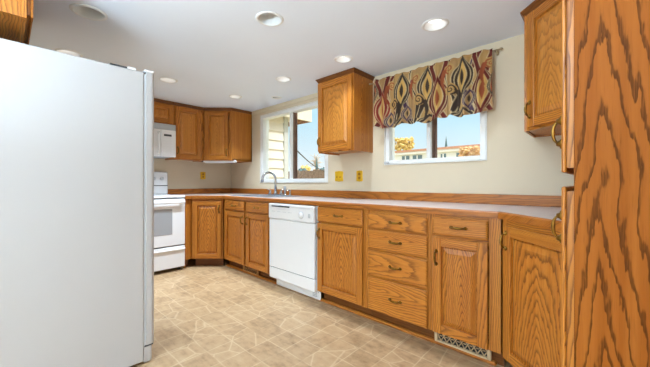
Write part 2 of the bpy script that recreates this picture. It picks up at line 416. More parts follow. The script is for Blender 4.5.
# ------------------------------------------------------------------ windows
def window(name, wb, yin, mull, fw, part_label):
    x0, x1, z0, z1 = wb
    o = bpy.data.objects.new(name, None); COL.objects.link(o); o.location = ((x0+x1)/2, 0.06, z0); struct(o)
    bx, bz = o.location.x, z0
    m = MB()
    def B(mb, a, b, c, d, e, f, ch=0.003): mb.box(a-bx, b-bx, c-0.06, d-0.06, e-bz, f-bz, ch)
    g = 0.0015
    B(m, x0+g, x0+fw, yin, 0.11, z0+g, z1-g); B(m, x1-fw, x1-g, yin, 0.11, z0+g, z1-g)
    B(m, x0+fw, x1-fw, yin, 0.11, z0+g, z0+fw*0.8); B(m, x0+fw, x1-fw, yin, 0.11, z1-fw*0.8, z1-g)
    m.build('window_frame', 'white_vinyl', o)
    mm = MB(); B(mm, mull-0.018, mull+0.018, yin+0.012, 0.085, z0+fw*0.8, z1-fw*0.8)
    mm.build('sash_stile', 'white_vinyl', o)
    t = MB(); B(t, mull+0.019, mull+0.022, 0.045, 0.100, z0+fw*0.8, z1-fw*0.8, 0.0005); B(t, mull+0.022, mull+0.044, 0.092, 0.100, z0+fw*0.8, z1-fw*0.8, 0.001)
    tk = t.build('sash_track', 'dark_track', o); tk['label'] = 'brown shaded sash track right of the white stile'
    p = MB(); B(p, x0+fw, mull-0.018, 0.055, 0.059, z0+fw*0.8, z1-fw*0.8, 0); p.build('pane', 'glass', o)
    p = MB(); B(p, mull+0.044, x1-fw, 0.094, 0.098, z0+fw*0.8, z1-fw*0.8, 0); p.build('pane', 'glass', o)
    # slim casing flange on the room side
    c = MB(); k = 0.006
    B(c, x0-k, x1+k, -0.006, -0.0005, z1, z1+k, 0.001); B(c, x0-k, x0, -0.006, -0.0005, z0, z1, 0.001)
    B(c, x1, x1+k, -0.006, -0.0005, z0, z1, 0.001); B(c, x0-k, x1+k, -0.010, -0.0005, z0-k, z0, 0.001)
    c.build('window_sill', 'white_vinyl', o)
    return o
window('window_1', W1, 0.0, 1.475, 0.055, '')
window('window_2', W2, 0.0, 3.335, 0.045, '')
latch = MB().box(2.908, 2.955, -0.03, -0.012, 1.258, 1.280, 0.004).box(2.935, 2.963, -0.036, -0.02, 1.262, 1.274, 0.003).box(2.912, 2.93, -0.012, 0.0, 1.26, 1.276, 0.001)
tag(latch.build('window_latch', 'light_gray'), 'small grey clip on the lower left corner of the valance window frame', 'latch')

# ------------------------------------------------------------------ cabinet parts
def handle_mb(cx, yf, cz, orient='v', ln=0.096, so=0.027):
    """bail pull: two rosettes and a bowed bar, standing off the face at yf (towards -y)"""
    m = MB(); h = ln/2-0.008
    e = lambda t: (cx, cz+t) if orient == 'v' else (cx+t, cz)
    for s in (-1, 1):
        a, b = e(s*h); m.lathe([(0.012, 0), (0.0115, -0.003), (0.008, -0.006), (0.0055, -0.012)], (a, yf, b), 'y', 12)
        a, b = e(s*(h+0.008)); m.lathe([(0.008, -0.0), (0.004, -0.005)], (a, yf, b), 'y', 8)
    pts = []; rad = []
    for i in range(13):
        t = -1+2*i/12; a, b = e(t*h); pts.append((a, yf-0.008-(so-0.008)*(1-abs(t)**3.0), b)); rad.append((0.0050+0.0028*(1-abs(t)))*(0.6 if ln < 0.09 else 1.0))
    m.tube(pts, rad, 8); return m
def door(parent, x0, x1, z0, z1, hx=None, hz=None, yf=-0.0235, fw=0.056, name='door', cath=None, ln=0.096, pm='oak_panel'):
    yb = -0.001
    m = MB(); ys = yf+0.0095; u_ = 0.012
    m.box(x0, x0+fw, yf, ys, z0, z1, 0.003, 'z'); m.box(x1-fw, x1, yf, ys, z0, z1, 0.003, 'z')
    m.box(x0+fw-0.0005, x1-fw+0.0005, yf+0.0004, ys, z1-fw, z1-0.0004, 0.003, 'x'); m.box(x0+fw-0.0005, x1-fw+0.0005, yf+0.0004, ys, z0+0.0004, z0+fw, 0.003, 'x')
    # finger-pull rebate: the rear half of the door is set in from its edges
    m.box(x0+u_, x0+fw, ys+0.0001, yb, z0+u_, z1-u_, 0, 'z'); m.box(x1-fw, x1-u_, ys+0.0001, yb, z0+u_, z1-u_, 0, 'z')
    m.box(x0+fw, x1-fw, ys+0.0001, yb, z1-fw, z1-u_, 0, 'x'); m.box(x0+fw, x1-fw, ys+0.0001, yb, z0+u_, z0+fw, 0, 'x')
    # inner moulding lip
    a0, a1, b0, b1 = x0+fw, x1-fw, z0+fw, z1-fw
    d = m.build(name, 'oak_frame', parent)
    p = MB(); o1, o2, e1 = 0.006, 0.036, 0.0
    yA, yB, yC = yf+0.0190, yf+0.0140, yf+0.0020
    def ring(i, y): return [(a0+i, y, b0+i), (a1-i, y, b0+i), (a1-i, y, b1-i), (a0+i, y, b1-i)]
    vs = ring(0.0, yf+0.0035)+ring(0.001, yA)+ring(o1+0.004, yA)+ring(o1+0.0045, yB)+ring(o2, yC+0.0012)+ring(o2+0.001, yC)
    fs = []
    for r in range(5): fs += [[r*4+i, r*4+(i+1) % 4, r*4+4+(i+1) % 4, r*4+4+i] for i in range(4)]
    fs.append([20, 21, 22, 23])
    cu = random.uniform(-0.02, 0.02) if cath is None else cath
    p.add(vs, fs, False, 'z', (cu, random.uniform(-0.5, 0.5)), ((x0+x1)/2, 0, (z0+z1)/2))
    p.build('raised_panel', pm, d, fix=False)
    if hx is not None: handle_mb(hx, yf, hz, 'v', ln, 0.027 if ln > 0.09 else 0.019).build('handle', 'brass', d)
    return d
def drawer(parent, x0, x1, z0, z1, yf=-0.0235):
    m = MB(); yb = -0.001
    m.box(x0+0.012, x1-0.012, yf+0.0121, yb, z0+0.010, z1-0.010, 0, 'x')
    m.box(x0, x1, yf+0.006, yf+0.012, z0, z1, 0.002, 'x', (random.uniform(-.05, .05), random.uniform(-1, 1)))
    c = 0.010
    vs = [(x0, yf+0.006, z0), (x1, yf+0.006, z0), (x1, yf+0.006, z1), (x0, yf+0.006, z1), (x0+c, yf, z0+c), (x1-c, yf, z0+c), (x1-c, yf, z1-c), (x0+c, yf, z1-c)]
    m.add(vs, [[0, 1, 5, 4], [1, 2, 6, 5], [2, 3, 7, 6], [3, 0, 4, 7], [4, 5, 6, 7]], False, 'x', (random.uniform(-.06, .06), random.uniform(-1, 1)), ((x0+x1)/2, 0, (z0+z1)/2))
    d = m.build('drawer', 'oak_drawer', parent, fix=False)
    handle_mb((x0+x1)/2, yf, (z0+z1)/2, 'h').build('handle', 'brass', d)
    return d
def frame_part(parent, w, z0, z1, stiles, rails, depth=0.019):
    m = MB()
    for a, b in stiles: m.box(a, b, 0.0, depth, z0, z1, 0.0006, 'z')
    for a, b, c, d in rails: m.box(a, b, 0.0003, depth, c, d, 0.0006, 'x')
    return m.build('face_frame', 'oak_frame', parent)
TK = 0.105; BH = 0.872
def base_cab(name, label, x0, x1, cells, stiles, rails, depth=0.61, toe=True):
    t = thing(name, label, 'cabinet', (x0, -depth, 0)); w_ = x1-x0
    c = MB(); g = 0.0006
    c.box(g, w_-g, 0.0195, depth-0.002, TK, TK+0.018, 0, 'x'); c.box(g, 0.018, 0.0195, depth-0.002, TK+0.018, BH-0.001, 0, 'z'); c.box(w_-0.018, w_-g, 0.0195, depth-0.002, TK+0.018, BH-0.001, 0, 'z')
    c.box(0.018, w_-0.018, depth-0.010, depth-0.002, TK+0.018, BH-0.001, 0, 'z')
    c.build('body', 'oak_frame', t)
    frame_part(t, w_, TK, BH-0.001, stiles, rails)
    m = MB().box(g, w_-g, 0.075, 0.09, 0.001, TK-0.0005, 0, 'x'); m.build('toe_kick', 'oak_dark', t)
    return t

# ---- sink base
X0 = 0.906
t = base_cab('sink_cabinet', 'oak sink base cabinet with two doors and two drawer fronts under the large window', X0, 1.888, None,
             [(0.0006, 0.06), (0.488, 0.545), (0.945, 0.9814)], [(0.06, 0.488, 0.835, 0.871), (0.545, 0.945, 0.835, 0.871), (0.06, 0.488, 0.715, 0.76), (0.545, 0.945, 0.715, 0.76), (0.06, 0.488, TK, 0.145), (0.545, 0.945, TK, 0.145)])
drawer(t, 0.055, 0.500, 0.745, 0.856); drawer(t, 0.542, 0.966, 0.745, 0.856)
door(t, 0.055, 0.500, 0.118, 0.728, 0.470, 0.64); door(t, 0.542, 0.966, 0.118, 0.728, 0.566, 0.64)
# ---- drawer over door
X0 = 2.592
t = base_cab('base_cabinet', 'oak base cabinet with one drawer over one door right of the dishwasher', X0, 3.112, None,
             [(0.0006, 0.03), (0.475, 0.5194)], [(0.03, 0.475, 0.835, 0.871), (0.03, 0.475, 0.705, 0.755), (0.03, 0.475, TK, 0.145)])
drawer(t, 0.006, 0.494, 0.738, 0.862); door(t, 0.006, 0.494, 0.118, 0.722, 0.034, 0.63)
# ---- four drawers
X0 = 3.113
t = base_cab('drawer_cabinet', 'oak base cabinet with a stack of four drawers', X0, 3.624, None,
             [(0.0006, 0.034), (0.482, 0.5104)], [(0.034, 0.482, a, b) for a, b in ((0.835, 0.871), (0.71, 0.75), (0.55, 0.59), (0.35, 0.39), (TK, 0.14))])
for a, b in ((0.738, 0.846), (0.579, 0.722), (0.378, 0.563), (0.112, 0.361)): drawer(t, 0.027, 0.493, a, b)
# ---- drawer over door, with register in the toe kick
X0 = 3.625
t = base_cab('base_cabinet', 'oak base cabinet with one drawer over one door above the large floor-level grille', X0, 4.033, None,
             [(0.0006, 0.03), (0.345, 0.4074)], [(0.03, 0.345, 0.835, 0.871), (0.03, 0.345, 0.705, 0.75), (0.03, 0.345, TK, 0.14)])
drawer(t, 0.020, 0.344, 0.742, 0.856); door(t, 0.020, 0.344, 0.112, 0.726, 0.044, 0.596)

# ---- diagonal base cabinets
def diag_base(label, p0, p1, plan, doorx, hx, hz, rz):
    t = thing('corner_base_cabinet', label, 'cabinet', (p0[0], p0[1], 0), rz)
    W = (Vector(p1)-Vector(p0)).length
    lp = to_local(t, plan)
    MB().prism(lp, TK, TK+0.018, 'x').build('bottom_shelf', 'oak_frame', t)
    b = MB()
    n = len(lp)
    for i in range(n):
        a, c = Vector(lp[i]), Vector(lp[(i+1) % n])
        dr = (c-a).normalized(); nn = Vector((-dr.y, dr.x))
        if abs(a.y) < 0.03 and abs(c.y) < 0.03: continue
        cen = sum((Vector(q) for q in lp), Vector((0, 0)))/n
        if (cen-a).dot(nn) < 0: nn = -nn
        b.prism([tuple(a+dr*0.001), tuple(c-dr*0.001), tuple(c-dr*0.001+nn*0.015), tuple(a+dr*0.001+nn*0.015)], TK+0.019, BH-0.002)
    b.build('body', 'oak_frame', t)
    frame_part(t, W, TK, BH-0.001, [(0.012, 0.05), (W-0.05, W-0.012)], [(0.05, W-0.05, 0.83, 0.871), (0.05, W-0.05, TK, 0.145)])
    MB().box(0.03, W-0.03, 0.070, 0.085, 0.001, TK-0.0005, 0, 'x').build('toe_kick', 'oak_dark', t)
    door(t, doorx[0], doorx[1], 0.116, 0.842, hx, hz)
    return t
s2 = 0.02
diag_base('oak diagonal corner base cabinet beside the stove', (0.61, -0.906), (0.905, -0.611),
          [(0.61+0.014, -0.906+0.014+0.0), (0.905-0.014, -0.611-0.014+0.03), (0.904, -0.003), (0.003, -0.003), (0.003, -0.905), (0.60, -0.905)], (0.030, 0.387), 0.362, 0.742, PI/4)
diag_base('oak diagonal corner base cabinet beside the tall pantry', (4.035, -0.611), (4.399, -0.975),
          [(4.035+0.014, -0.611-0.014+0.03), (4.399-0.03, -0.975+0.045), (4.40, -0.972), (4.717, -0.972), (4.717, -0.003), (4.036, -0.003)], (0.045, 0.500), 0.072, 0.762, -PI/4)
# filler cabinet strip beside the stove
t = thing('filler_cabinet', 'narrow oak filler panel between the stove and the corner cabinet', 'cabinet', (0.61, -0.984, 0), PI/2)
MB().box(0.0, 0.076, 0.0, 0.019, TK, BH-0.001, 0.0008, 'z').build('face_frame', 'oak_frame', t)
MB().box(0.0, 0.016, 0.0195, 0.60, 0.001, BH-0.002, 0, 'z').build('side_panel', 'oak_frame', t)
MB().box(0.0165, 0.070, 0.07, 0.085, 0.001, TK-0.001, 0, 'x').build('toe_kick', 'oak_dark', t)

# ------------------------------------------------------------------ worktop
t = thing('countertop', 'pale speckled laminate countertop with oak edge running along the stove and window walls', 'countertop', (2.3, -0.3, 0.874))
ox, oy, oz = t.location
SK = (0.985, 1.775, -0.545, -0.075)   # sink cut out
def P(pts): return [(p[0]-ox, p[1]-oy) for p in pts]
m = MB(); z0, z1 = 0.0005, 0.040
yF = -0.615; e45 = 0.0145
m.prism(P([(0.003, -0.984), (0.615, -0.984), (0.615, -0.9074), (0.9074, yF), (SK[0], yF), (SK[0], -0.003), (0.003, -0.003)]), z0, z1)
m.prism(P([(SK[0], yF), (SK[1], yF), (SK[1], SK[2]), (SK[0], SK[2])]), z0, z1)
m.prism(P([(SK[0], SK[3]), (SK[1], SK[3]), (SK[1], -0.003), (SK[0], -0.003)]), z0, z1)
m.prism(P([(SK[1], yF), (4.0319, yF), (4.396, -0.979), (4.717, -0.979), (4.717, -0.003), (SK[1], -0.003)]), z0, z1)
m.build('counter_top', 'laminate', t, fix=False)
fl = [(0.615, -0.984), (0.615, -0.9074), (0.9074, yF), (4.0319, yF), (4.396, -0.979)]
fo = [(0.637, -0.984), (0.637, -0.9165), (0.9165, yF-0.022), (4.0228, yF-0.022), (4.3798, -0.979)]
for i in range(4):
    a, b, c, d = fl[i], fl[i+1], fo[i+1], fo[i]
    e = MB(); ch = 0.006
    q = P([a, b, c, d])
    # top outer edge eased
    mid = lambda p, r, k: (p[0]+(r[0]-p[0])*k, p[1]+(r[1]-p[1])*k)
    q2 = [q[0], q[1], mid(q[1], q[2], 0.72), mid(q[0], q[3], 0.72)]; q3 = [q[0], q[1], q[2], q[3]]
    vs = [(p[0], p[1], z0) for p in q3]+[(p[0], p[1], z1-0.006) for p in q3]+[(p[0], p[1], z1) for p in q2]
    fs = [[3, 2, 1, 0]]+[[j, (j+1) % 4, 4+(j+1) % 4, 4+j] for j in range(4)]+[[4+j, 4+(j+1) % 4, 8+(j+1) % 4, 8+j] for j in range(4)]+[[8, 9, 10, 11]]
    horiz = i in (2,)
    e.add(vs, fs, False, 'y' if i == 0 else 'x', (0.08+0.03*i, i*0.7), (0, q[0][1], 0))
    e.build('front_edge', 'oak_rail', t, fix=False)
MB().box(0.003-ox, 0.022-ox, -0.984-oy, -0.0225-oy, z1+0.0003, 0.116, 0.003, 'y').build('backsplash', 'oak_rail', t)
MB().box(0.003-ox, 4.717-ox, -0.022-oy, -0.003-oy, z1+0.0003, 0.116, 0.003, 'x', (0.05, 0.3)).build('backsplash', 'oak_rail', t)
MB().box(4.699-ox, 4.717-ox, -0.979-oy, -0.0225-oy, z1+0.0003, 0.116, 0.003, 'y').build('backsplash', 'oak_rail', t)

# ------------------------------------------------------------------ sink and faucet set
t = thing('kitchen_sink', 'stainless double bowl sink set into the countertop under the large window', 'sink', (1.38, -0.31, 0.9145))
m = MB()
x0, x1, y0, y1 = SK[0]-0.012-1.38, SK[1]+0.012-1.38, SK[2]-0.012+0.31, SK[3]+0.012+0.31
zr0, zr1 = 0.0005, 0.006
bx = [(x0+0.035, -0.02), (0.02, x1-0.035)]; by0, by1 = y0+0.03, y1-0.085
m.box(x0, x1, y0, by0, zr0, zr1, 0.002); m.box(x0, x1, by1, y1, zr0, zr1, 0.002)
m.box(x0, bx[0][0], by0, by1, zr0, zr1, 0); m.box(bx[0][1], bx[1][0], by0, by1, zr0, zr1, 0); m.box(bx[1][1], x1, by0, by1, zr0, zr1, 0)
m.build('rim', 'steel', t)
for a, b in bx:
    q = MB(); i = 0.025; zb = -0.17
    vs = [(a, by0, zr1), (b, by0, zr1), (b, by1, zr1), (a, by1, zr1), (a+i, by0+i, zb), (b-i, by0+i, zb), (b-i, by1-i, zb), (a+i, by1-i, zb)]
    q.add(vs, [[0, 4, 5, 1], [1, 5, 6, 2], [2, 6, 7, 3], [3, 7, 4, 0], [4, 7, 6, 5]])
    bo = q.build('bowl', 'steel', t, fix=False)
    MB().lathe([(0.04, zb+0.001), (0.04, zb+0.004), (0.02, zb+0.003)], ((a+b)/2, (by0+by1)/2, 0), 'z', 16).build('drain', 'chrome', bo)
ZD = 0.9208
t = thing('faucet', 'chrome gooseneck kitchen faucet with two lever handles on the sink deck', 'faucet', (1.335, -0.118, ZD))
MB().box(-0.145, 0.145, -0.024, 0.024, 0.0, 0.014, 0.006).build('base_plate', 'chrome', t)
pts = [(0, 0, 0.012), (0, 0, 0.15)]
R_ = 0.096
for i in range(15):
    a = PI*i/14*0.96; pts.append((-0.02*(1-math.cos(a))*0.5, -R_+R_*math.cos(a), 0.198+R_*math.sin(a)*0.95))
pts.append((-0.022, -2*R_+0.0, 0.170))
MB().tube(pts, [0.018, 0.0155]+[0.015]*14+[0.016, 0.0165], 12).lathe([(0.024, 0.012), (0.020, 0.035), (0.015, 0.05)], (0, 0, 0), 'z', 16).build('spout', 'chrome', t)
for s in (-1, 1):
    MB().lathe([(0.022, 0.012), (0.019, 0.04), (0.014, 0.052), (0.012, 0.060), (0.004, 0.064)], (s*0.115, 0, 0), 'z', 16).tube([(s*0.115, 0, 0.055), (s*0.14, -0.008, 0.066), (s*0.165, -0.014, 0.070)], [0.007, 0.006, 0.007], 8).build('lever_handle', 'chrome', t)
t = thing('side_sprayer', 'chrome side sprayer with dark tip right of the faucet', 'sprayer', (1.525, -0.118, ZD))
MB().lathe([(0.022, 0.0), (0.018, 0.012), (0.014, 0.025)], (0, 0, 0), 'z', 14).build('holder', 'chrome', t)
MB().lathe([(0.011, 0.0255), (0.013, 0.05), (0.017, 0.085), (0.016, 0.105), (0.008, 0.112)], (0, 0, 0), 'z', 14).build('spray_head', 'steel', t)
t = thing('soap_dispenser', 'chrome soap dispenser pump at the right end of the sink deck', 'soap dispenser', (1.625, -0.118, ZD))
MB().lathe([(0.020, 0.0), (0.018, 0.01), (0.011, 0.016), (0.009, 0.05), (0.014, 0.056), (0.014, 0.07)], (0, 0, 0), 'z', 14).build('stem', 'chrome', t)
MB().tube([(0, 0, 0.064), (0.005, -0.03, 0.068), (0.008, -0.06, 0.060)], [0.007, 0.006, 0.005], 8).build('nozzle', 'chrome', t)

# ------------------------------------------------------------------ wall cabinets
UB, UT = 1.392, CZ-0.003
def crown(parent, path, z1, h=0.036, out=0.022):
    """crown moulding following a plan path (front side = left-hand normal given by caller as outward offset list)"""
    prof = [(0.0, z1-h), (0.004, z1-h), (0.006, z1-h+0.006), (0.012, z1-h+0.018), (out-0.004, z1-0.010), (out, z1-0.008), (out, z1), (0.0, z1)]
    n = len(path); P_ = [Vector(p) for p in path]; nor = []
    for i in range(n-1):
        d = (P_[i+1]-P_[i]).normalized(); nor.append(Vector((d.y, -d.x)))
    vs = []
    for i in range(n):
        if i == 0: o = nor[0]; k = 1
        elif i == n-1: o = nor[-1]; k = 1
        else:
            o = (nor[i-1]+nor[i]).normalized(); k = 1/max(0.3, o.dot(nor[i]))
        for a, z in prof: q = P_[i]+o*a*k; vs.append((q.x, q.y, z))
    c = len(prof)
    fs = [[i*c+j, i*c+(j+1) % c, (i+1)*c+(j+1) % c, (i+1)*c+j] for i in range(n-1) for j in range(c)]
    fs += [list(range(c)), [(n-1)*c+j for j in range(c)][::-1]]
    m = MB(); m.add(vs, fs, False, 'x', (0.09, random.uniform(-1, 1)))
    return m.build('crown_moulding', 'oak_dark', parent)
def wall_cab(name, label, loc, rz, W, depth, z0, z1, doors, crown_path=None, mid=None):
    t = thing(name, label, 'cabinet', (loc[0], loc[1], z0), rz); H = z1-z0; g = 0.0006
    m = MB(); m.box(g, 0.016, 0.0195, depth-0.002, 0.0, H, 0.0006, 'z', (0.02, 0.3)); m.box(W-0.016, W-g, 0.0195, depth-0.002, 0, H, 0.0006, 'z', (0.03, -0.2))
    m.box(0.016, W-0.016, 0.0195, depth-0.002, 0.012, 0.028, 0, 'x'); m.box(0.016, W-0.016, 0.0195, depth-0.002, H-0.016, H, 0, 'x'); m.box(0.016, W-0.016, depth-0.008, depth-0.002, 0.028, H-0.016, 0, 'z')
    m.build('body', 'oak_frame', t)
    st = [(g, 0.04), (W-0.04, W-g)]
    if mid: st.append((mid-0.02, mid+0.02))
    rl = [(0.04, W-0.04, 0, 0.04), (0.04, W-0.04, H-0.07, H)] if not mid else [(0.04, mid-0.02, 0, 0.04), (mid+0.02, W-0.04, 0, 0.04), (0.04, mid-0.02, H-0.07, H), (mid+0.02, W-0.04, H-0.07, H)]
    frame_part(t, W, 0, H, st, rl)
    for a, b, hx, hz in doors: door(t, a, b, 0.014, H-0.050, hx, hz, pm='oak_panel_soft')
    if crown_path: crown(t, crown_path, H)
    return t
# stove wall: above microwave, then one door
wall_cab('wall_cabinet', 'short oak wall cabinet with two doors directly above the microwave', (0.33, -1.765, 0), PI/2, 0.757, 0.33, 1.832, UT,
         [(0.012, 0.370, None, None), (0.386, 0.745, None, None)], [(0.0, 0.0), (0.757, 0.0)], 0.378)
wall_cab('wall_cabinet', 'oak wall cabinet with one door between the microwave and the diagonal corner cabinet', (0.33, -1.007, 0), PI/2, 0.395, 0.33, UB, UT,
         [(0.012, 0.350, 0.036, 0.115)], [(0.0, 0.0), (0.395, 0.0)])
wall_cab('wall_cabinet', 'single oak wall cabinet hanging on the wall between the two windows', (2.312, -0.32, 0), 0, 0.455, 0.32, UB-0.012, UT,
         [(0.010, 0.445, 0.034, 0.11)], [(0.0, 0.32-0.003), (0.0, 0.0), (0.455, 0.0), (0.455, 0.317)])
def diag_wall(label, p0, p1, plan, rz, dx, hx, hz, cpath):
    t = thing('corner_wall_cabinet', label, 'cabinet', (p0[0], p0[1], UB), rz); H = UT-UB
    W = (Vector(p1)-Vector(p0)).length; lp = to_local(t, plan); n = len(lp)
    b = MB(); b.prism(lp, 0.012, 0.028, 'x'); b.prism(lp, H-0.016, H, 'x')
    cen = sum((Vector(q) for q in lp), Vector((0, 0)))/n
    for i in range(1, n):
        a, c = Vector(lp[i]), Vector(lp[(i+1) % n]); dr = (c-a).normalized(); nn = Vector((-dr.y, dr.x))
        if (cen-a).dot(nn) < 0: nn = -nn
        b.prism([tuple(a), tuple(c), tuple(c+nn*0.012), tuple(a+nn*0.012)], 0.0, H, 'z', (0.0, 0.4*i))
    b.build('body', 'oak_frame', t)
    frame_part(t, W, 0, H, [(0.004, 0.04), (W-0.04, W-0.004)], [(0.04, W-0.04, 0, 0.04), (0.04, W-0.04, H-0.07, H)])
    door(t, dx[0], dx[1], 0.014, H-0.050, hx, hz, pm='oak_panel_soft')
    crown(t, to_local(t, cpath), H)
    return t
c = 0.0145
diag_wall('oak diagonal corner wall cabinet left of the large window', (0.331, -0.610), (0.612, -0.329),
          [(0.331+0.002, -0.610+0.028), (0.612-0.028, -0.329-0.002), (0.611, -0.329), (0.611, -0.003), (0.003, -0.003), (0.003, -0.610), (0.330, -0.610)], PI/4, (0.022, 0.350), 0.326, 0.115,
          [(0.331, -0.610), (0.612, -0.329), (0.612, -0.003)])
diag_wall('oak diagonal corner wall cabinet beside the tall pantry', (4.100, -0.329), (4.410, -0.639),
          [(4.100+0.028, -0.329-0.002), (4.410-0.002, -0.639+0.028), (4.411, -0.638), (4.717, -0.638), (4.717, -0.003), (4.101, -0.003), (4.101, -0.329)], -PI/4, (0.050, 0.400), 0.075, 0.118,
          [(4.100, -0.003), (4.100, -0.329), (4.410, -0.639)])
# above refrigerator
t = wall_cab('wall_cabinet', 'oak wall cabinet above the white refrigerator', (2.475, -2.452, 0), PI, 0.86, 0.34, 1.848, UT,
         [(0.012, 0.424, None, None), (0.438, 0.848, None, None)], [(0.0, 0.0), (0.86, 0.0)], 0.43)

# ------------------------------------------------------------------ pantry
t = thing('pantry_cabinet', 'tall oak pantry cabinet filling the right edge of the view', 'cabinet', (4.399, -0.981, 0.0), -PI/2)
PW, PD, PH = 0.599, 0.319, CZ-0.003
m = MB()
m.box(PW-0.018, PW, 0.0, PD, 0.001, PH, 0.001, 'z', (-0.06+0.16, 0.0))
m.build('side_panel', 'oak_veneer', t)
b = MB(); b.box(0, 0.016, 0.0195, PD, 0.001, PH, 0, 'z'); b.box(0.0165, PW-0.0185, 0.0195, PD, TK, TK+0.016, 0, 'x'); b.box(0.0165, PW-0.0185, 0.0195, PD, PH-0.016, PH, 0, 'x'); b.box(0.0165, PW-0.0185, PD-0.008, PD, TK+0.017, PH-0.017, 0, 'z'); b.box(0.0165, PW-0.0185, 0.0195, PD-0.0085, 1.07, 1.09, 0, 'x')
b.build('body', 'oak_frame', t)
frame_part(t, PW, TK, PH, [(0, 0.04), (PW-0.058, PW-0.0185)], [(0.04, PW-0.058, TK, 0.14), (0.04, PW-0.058, 1.055, 1.11), (0.04, PW-0.058, PH-0.07, PH)])
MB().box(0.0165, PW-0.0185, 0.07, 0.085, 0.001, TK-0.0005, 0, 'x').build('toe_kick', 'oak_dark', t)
door(t, 0.012, PW-0.004, 1.101, PH-0.055, PW-0.030, 1.205, yf=-0.0245, ln=0.074)
door(t, 0.012, PW-0.004, 0.116, 1.066, PW-0.030, 0.962, yf=-0.0245, ln=0.074)

# ------------------------------------------------------------------ shoe moulding and toe registers
struct(MB().box(0.895, 4.00, -0.5745, -0.5355, 0.0005, 0.022, 0.008, 'x').build('baseboard_back', 'oak_frame'))
def register(label, x0, x1, z0, z1, yf, lattice):
    t = thing('toe_register', label, 'register', ((x0+x1)/2, yf, z0))
    W, H = (x1-x0)/2, z1-z0
    m = MB(); fr = 0.011; e = 0.022
    m.box(-W, -W+e, 0, 0.024, 0, H, 0.004); m.box(W-e, W, 0, 0.024, 0, H, 0.004)
    m.box(-W+e, W-e, 0.001, 0.022, 0, fr, 0.002); m.box(-W+e, W-e, 0.001, 0.022, H-0.006, H, 0.001)
    m.build('register_frame', lattice, t)
    MB().box(-W+e, W-e, 0.0185, 0.0215, fr, H-0.006, 0).build('backing', 'black', t)
    g = MB(); a = -W+e; st = 0.034
    zz0, zz1 = fr, H-0.006; hh = zz1-zz0
    n = int((2*W-2*e)/st)
    st = (2*W-2*e)/n
    for i in range(n):
        xm = a+st*(i+0.5); ym = 0.006
        for (p, q) in (((xm-st/2, zz0+hh*0.5), (xm, zz0)), ((xm, zz0), (xm+st/2, zz0+hh*0.5)), ((xm-st/2, zz0+hh*0.5), (xm, zz1)), ((xm, zz1), (xm+st/2, zz0+hh*0.5)), ((xm-st*0.22, zz0+hh*0.5), (xm+st*0.22, zz0+hh*0.5))):
            g.tube([(p[0], ym+0.008, p[1]), (q[0], ym+0.008, q[1])], 0.0038, 6)
    g.build('lattice', lattice, t)
register('beige metal floor-level grille under the right base cabinet', 3.632, 3.972, 0.0235, 0.1030, -0.5735, 'beige_metal')
register('brown floor-level grille in the toe kick under the sink cabinet', 1.285, 1.595, 0.0235, 0.0985, -0.5735, 'brown_metal')

# ------------------------------------------------------------------ dishwasher
t = thing('dishwasher', 'white built-in dishwasher between the sink cabinet and the drawer cabinets', 'dishwasher', (2.2405, -0.642, 0))
hw = 0.3345
m = MB().box(-hw+0.004, hw+0.010, 0.030, 0.60, 0.135, 0.866, 0.002); m.build('tub', 'light_gray', t)
MB().box(-hw, hw, 0.0, 0.0295, 0.212, 0.7085, 0.005).build('door', 'white_app', t)
cp = MB().box(-hw, hw, -0.010, 0.0295, 0.713, 0.866, 0.007).build('control_panel', 'white_app', t)
MB().box(-hw+0.055, -hw+0.335, -0.0125, -0.0098, 0.834, 0.847, 0.0008).build('latch_grip', 'black', cp)
MB().box(-hw+0.36, hw-0.05, -0.0112, -0.0098, 0.838, 0.841, 0.0003).build('vent_line', 'light_gray', cp)
MB().lathe([(0.030, 0.0), (0.029, -0.008), (0.022, -0.010), (0.020, -0.014), (0.017, -0.016)], (0.165, -0.0102, 0.775), 'y', 22).build('dial', 'white_gloss', cp)
MB().lathe([(0.036, 0.0), (0.035, -0.0012)], (0.165, -0.0100, 0.775), 'y', 24).build('dial_ring', 'light_gray', cp)
MB().box(0.262, 0.290, -0.0135, -0.0098, 0.757, 0.795, 0.002).build('button', 'light_gray', cp)
for i in range(4): MB().box(-hw+0.06+i*0.085, -hw+0.115+i*0.085, -0.0108, -0.0099, 0.786, 0.789, 0.0002).build('printed_mark', 'light_gray', cp)
MB().box(-hw, hw, 0.002, 0.0295, 0.098, 0.206, 0.004).build('access_panel', 'white_app', t)
kp = MB().box(-hw+0.035, hw+0.008, 0.066, 0.080, 0.008, 0.134, 0.003).box(-hw+0.035, hw+0.0, 0.0300, 0.066, 0.118, 0.1335, 0.001).build('kick_panel', 'white_app', t)
lb = MB()
for i in range(5):
    for j in range(4): lb.box(hw-0.088+i*0.012, hw-0.080+i*0.012, 0.0645, 0.0662, 0.030+j*0.014, 0.037+j*0.014, 0.0003)
lb.build('vent_slots', 'gray_print', kp)
MB().lathe([(0.004, 0.0), (0.003, -0.002)], (hw-0.012, 0.0658, 0.075), 'y', 8).build('screw', 'seam', kp)
MB().box(-hw+0.02, hw-0.02, 0.008, 0.0285, 0.2065, 0.2115, 0).build('door_gasket', 'seam', t)

# ------------------------------------------------------------------ stove
t = thing('stove', 'white freestanding electric stove left of the corner base cabinet', 'stove', (0.33, -1.375, 0), PI/2)
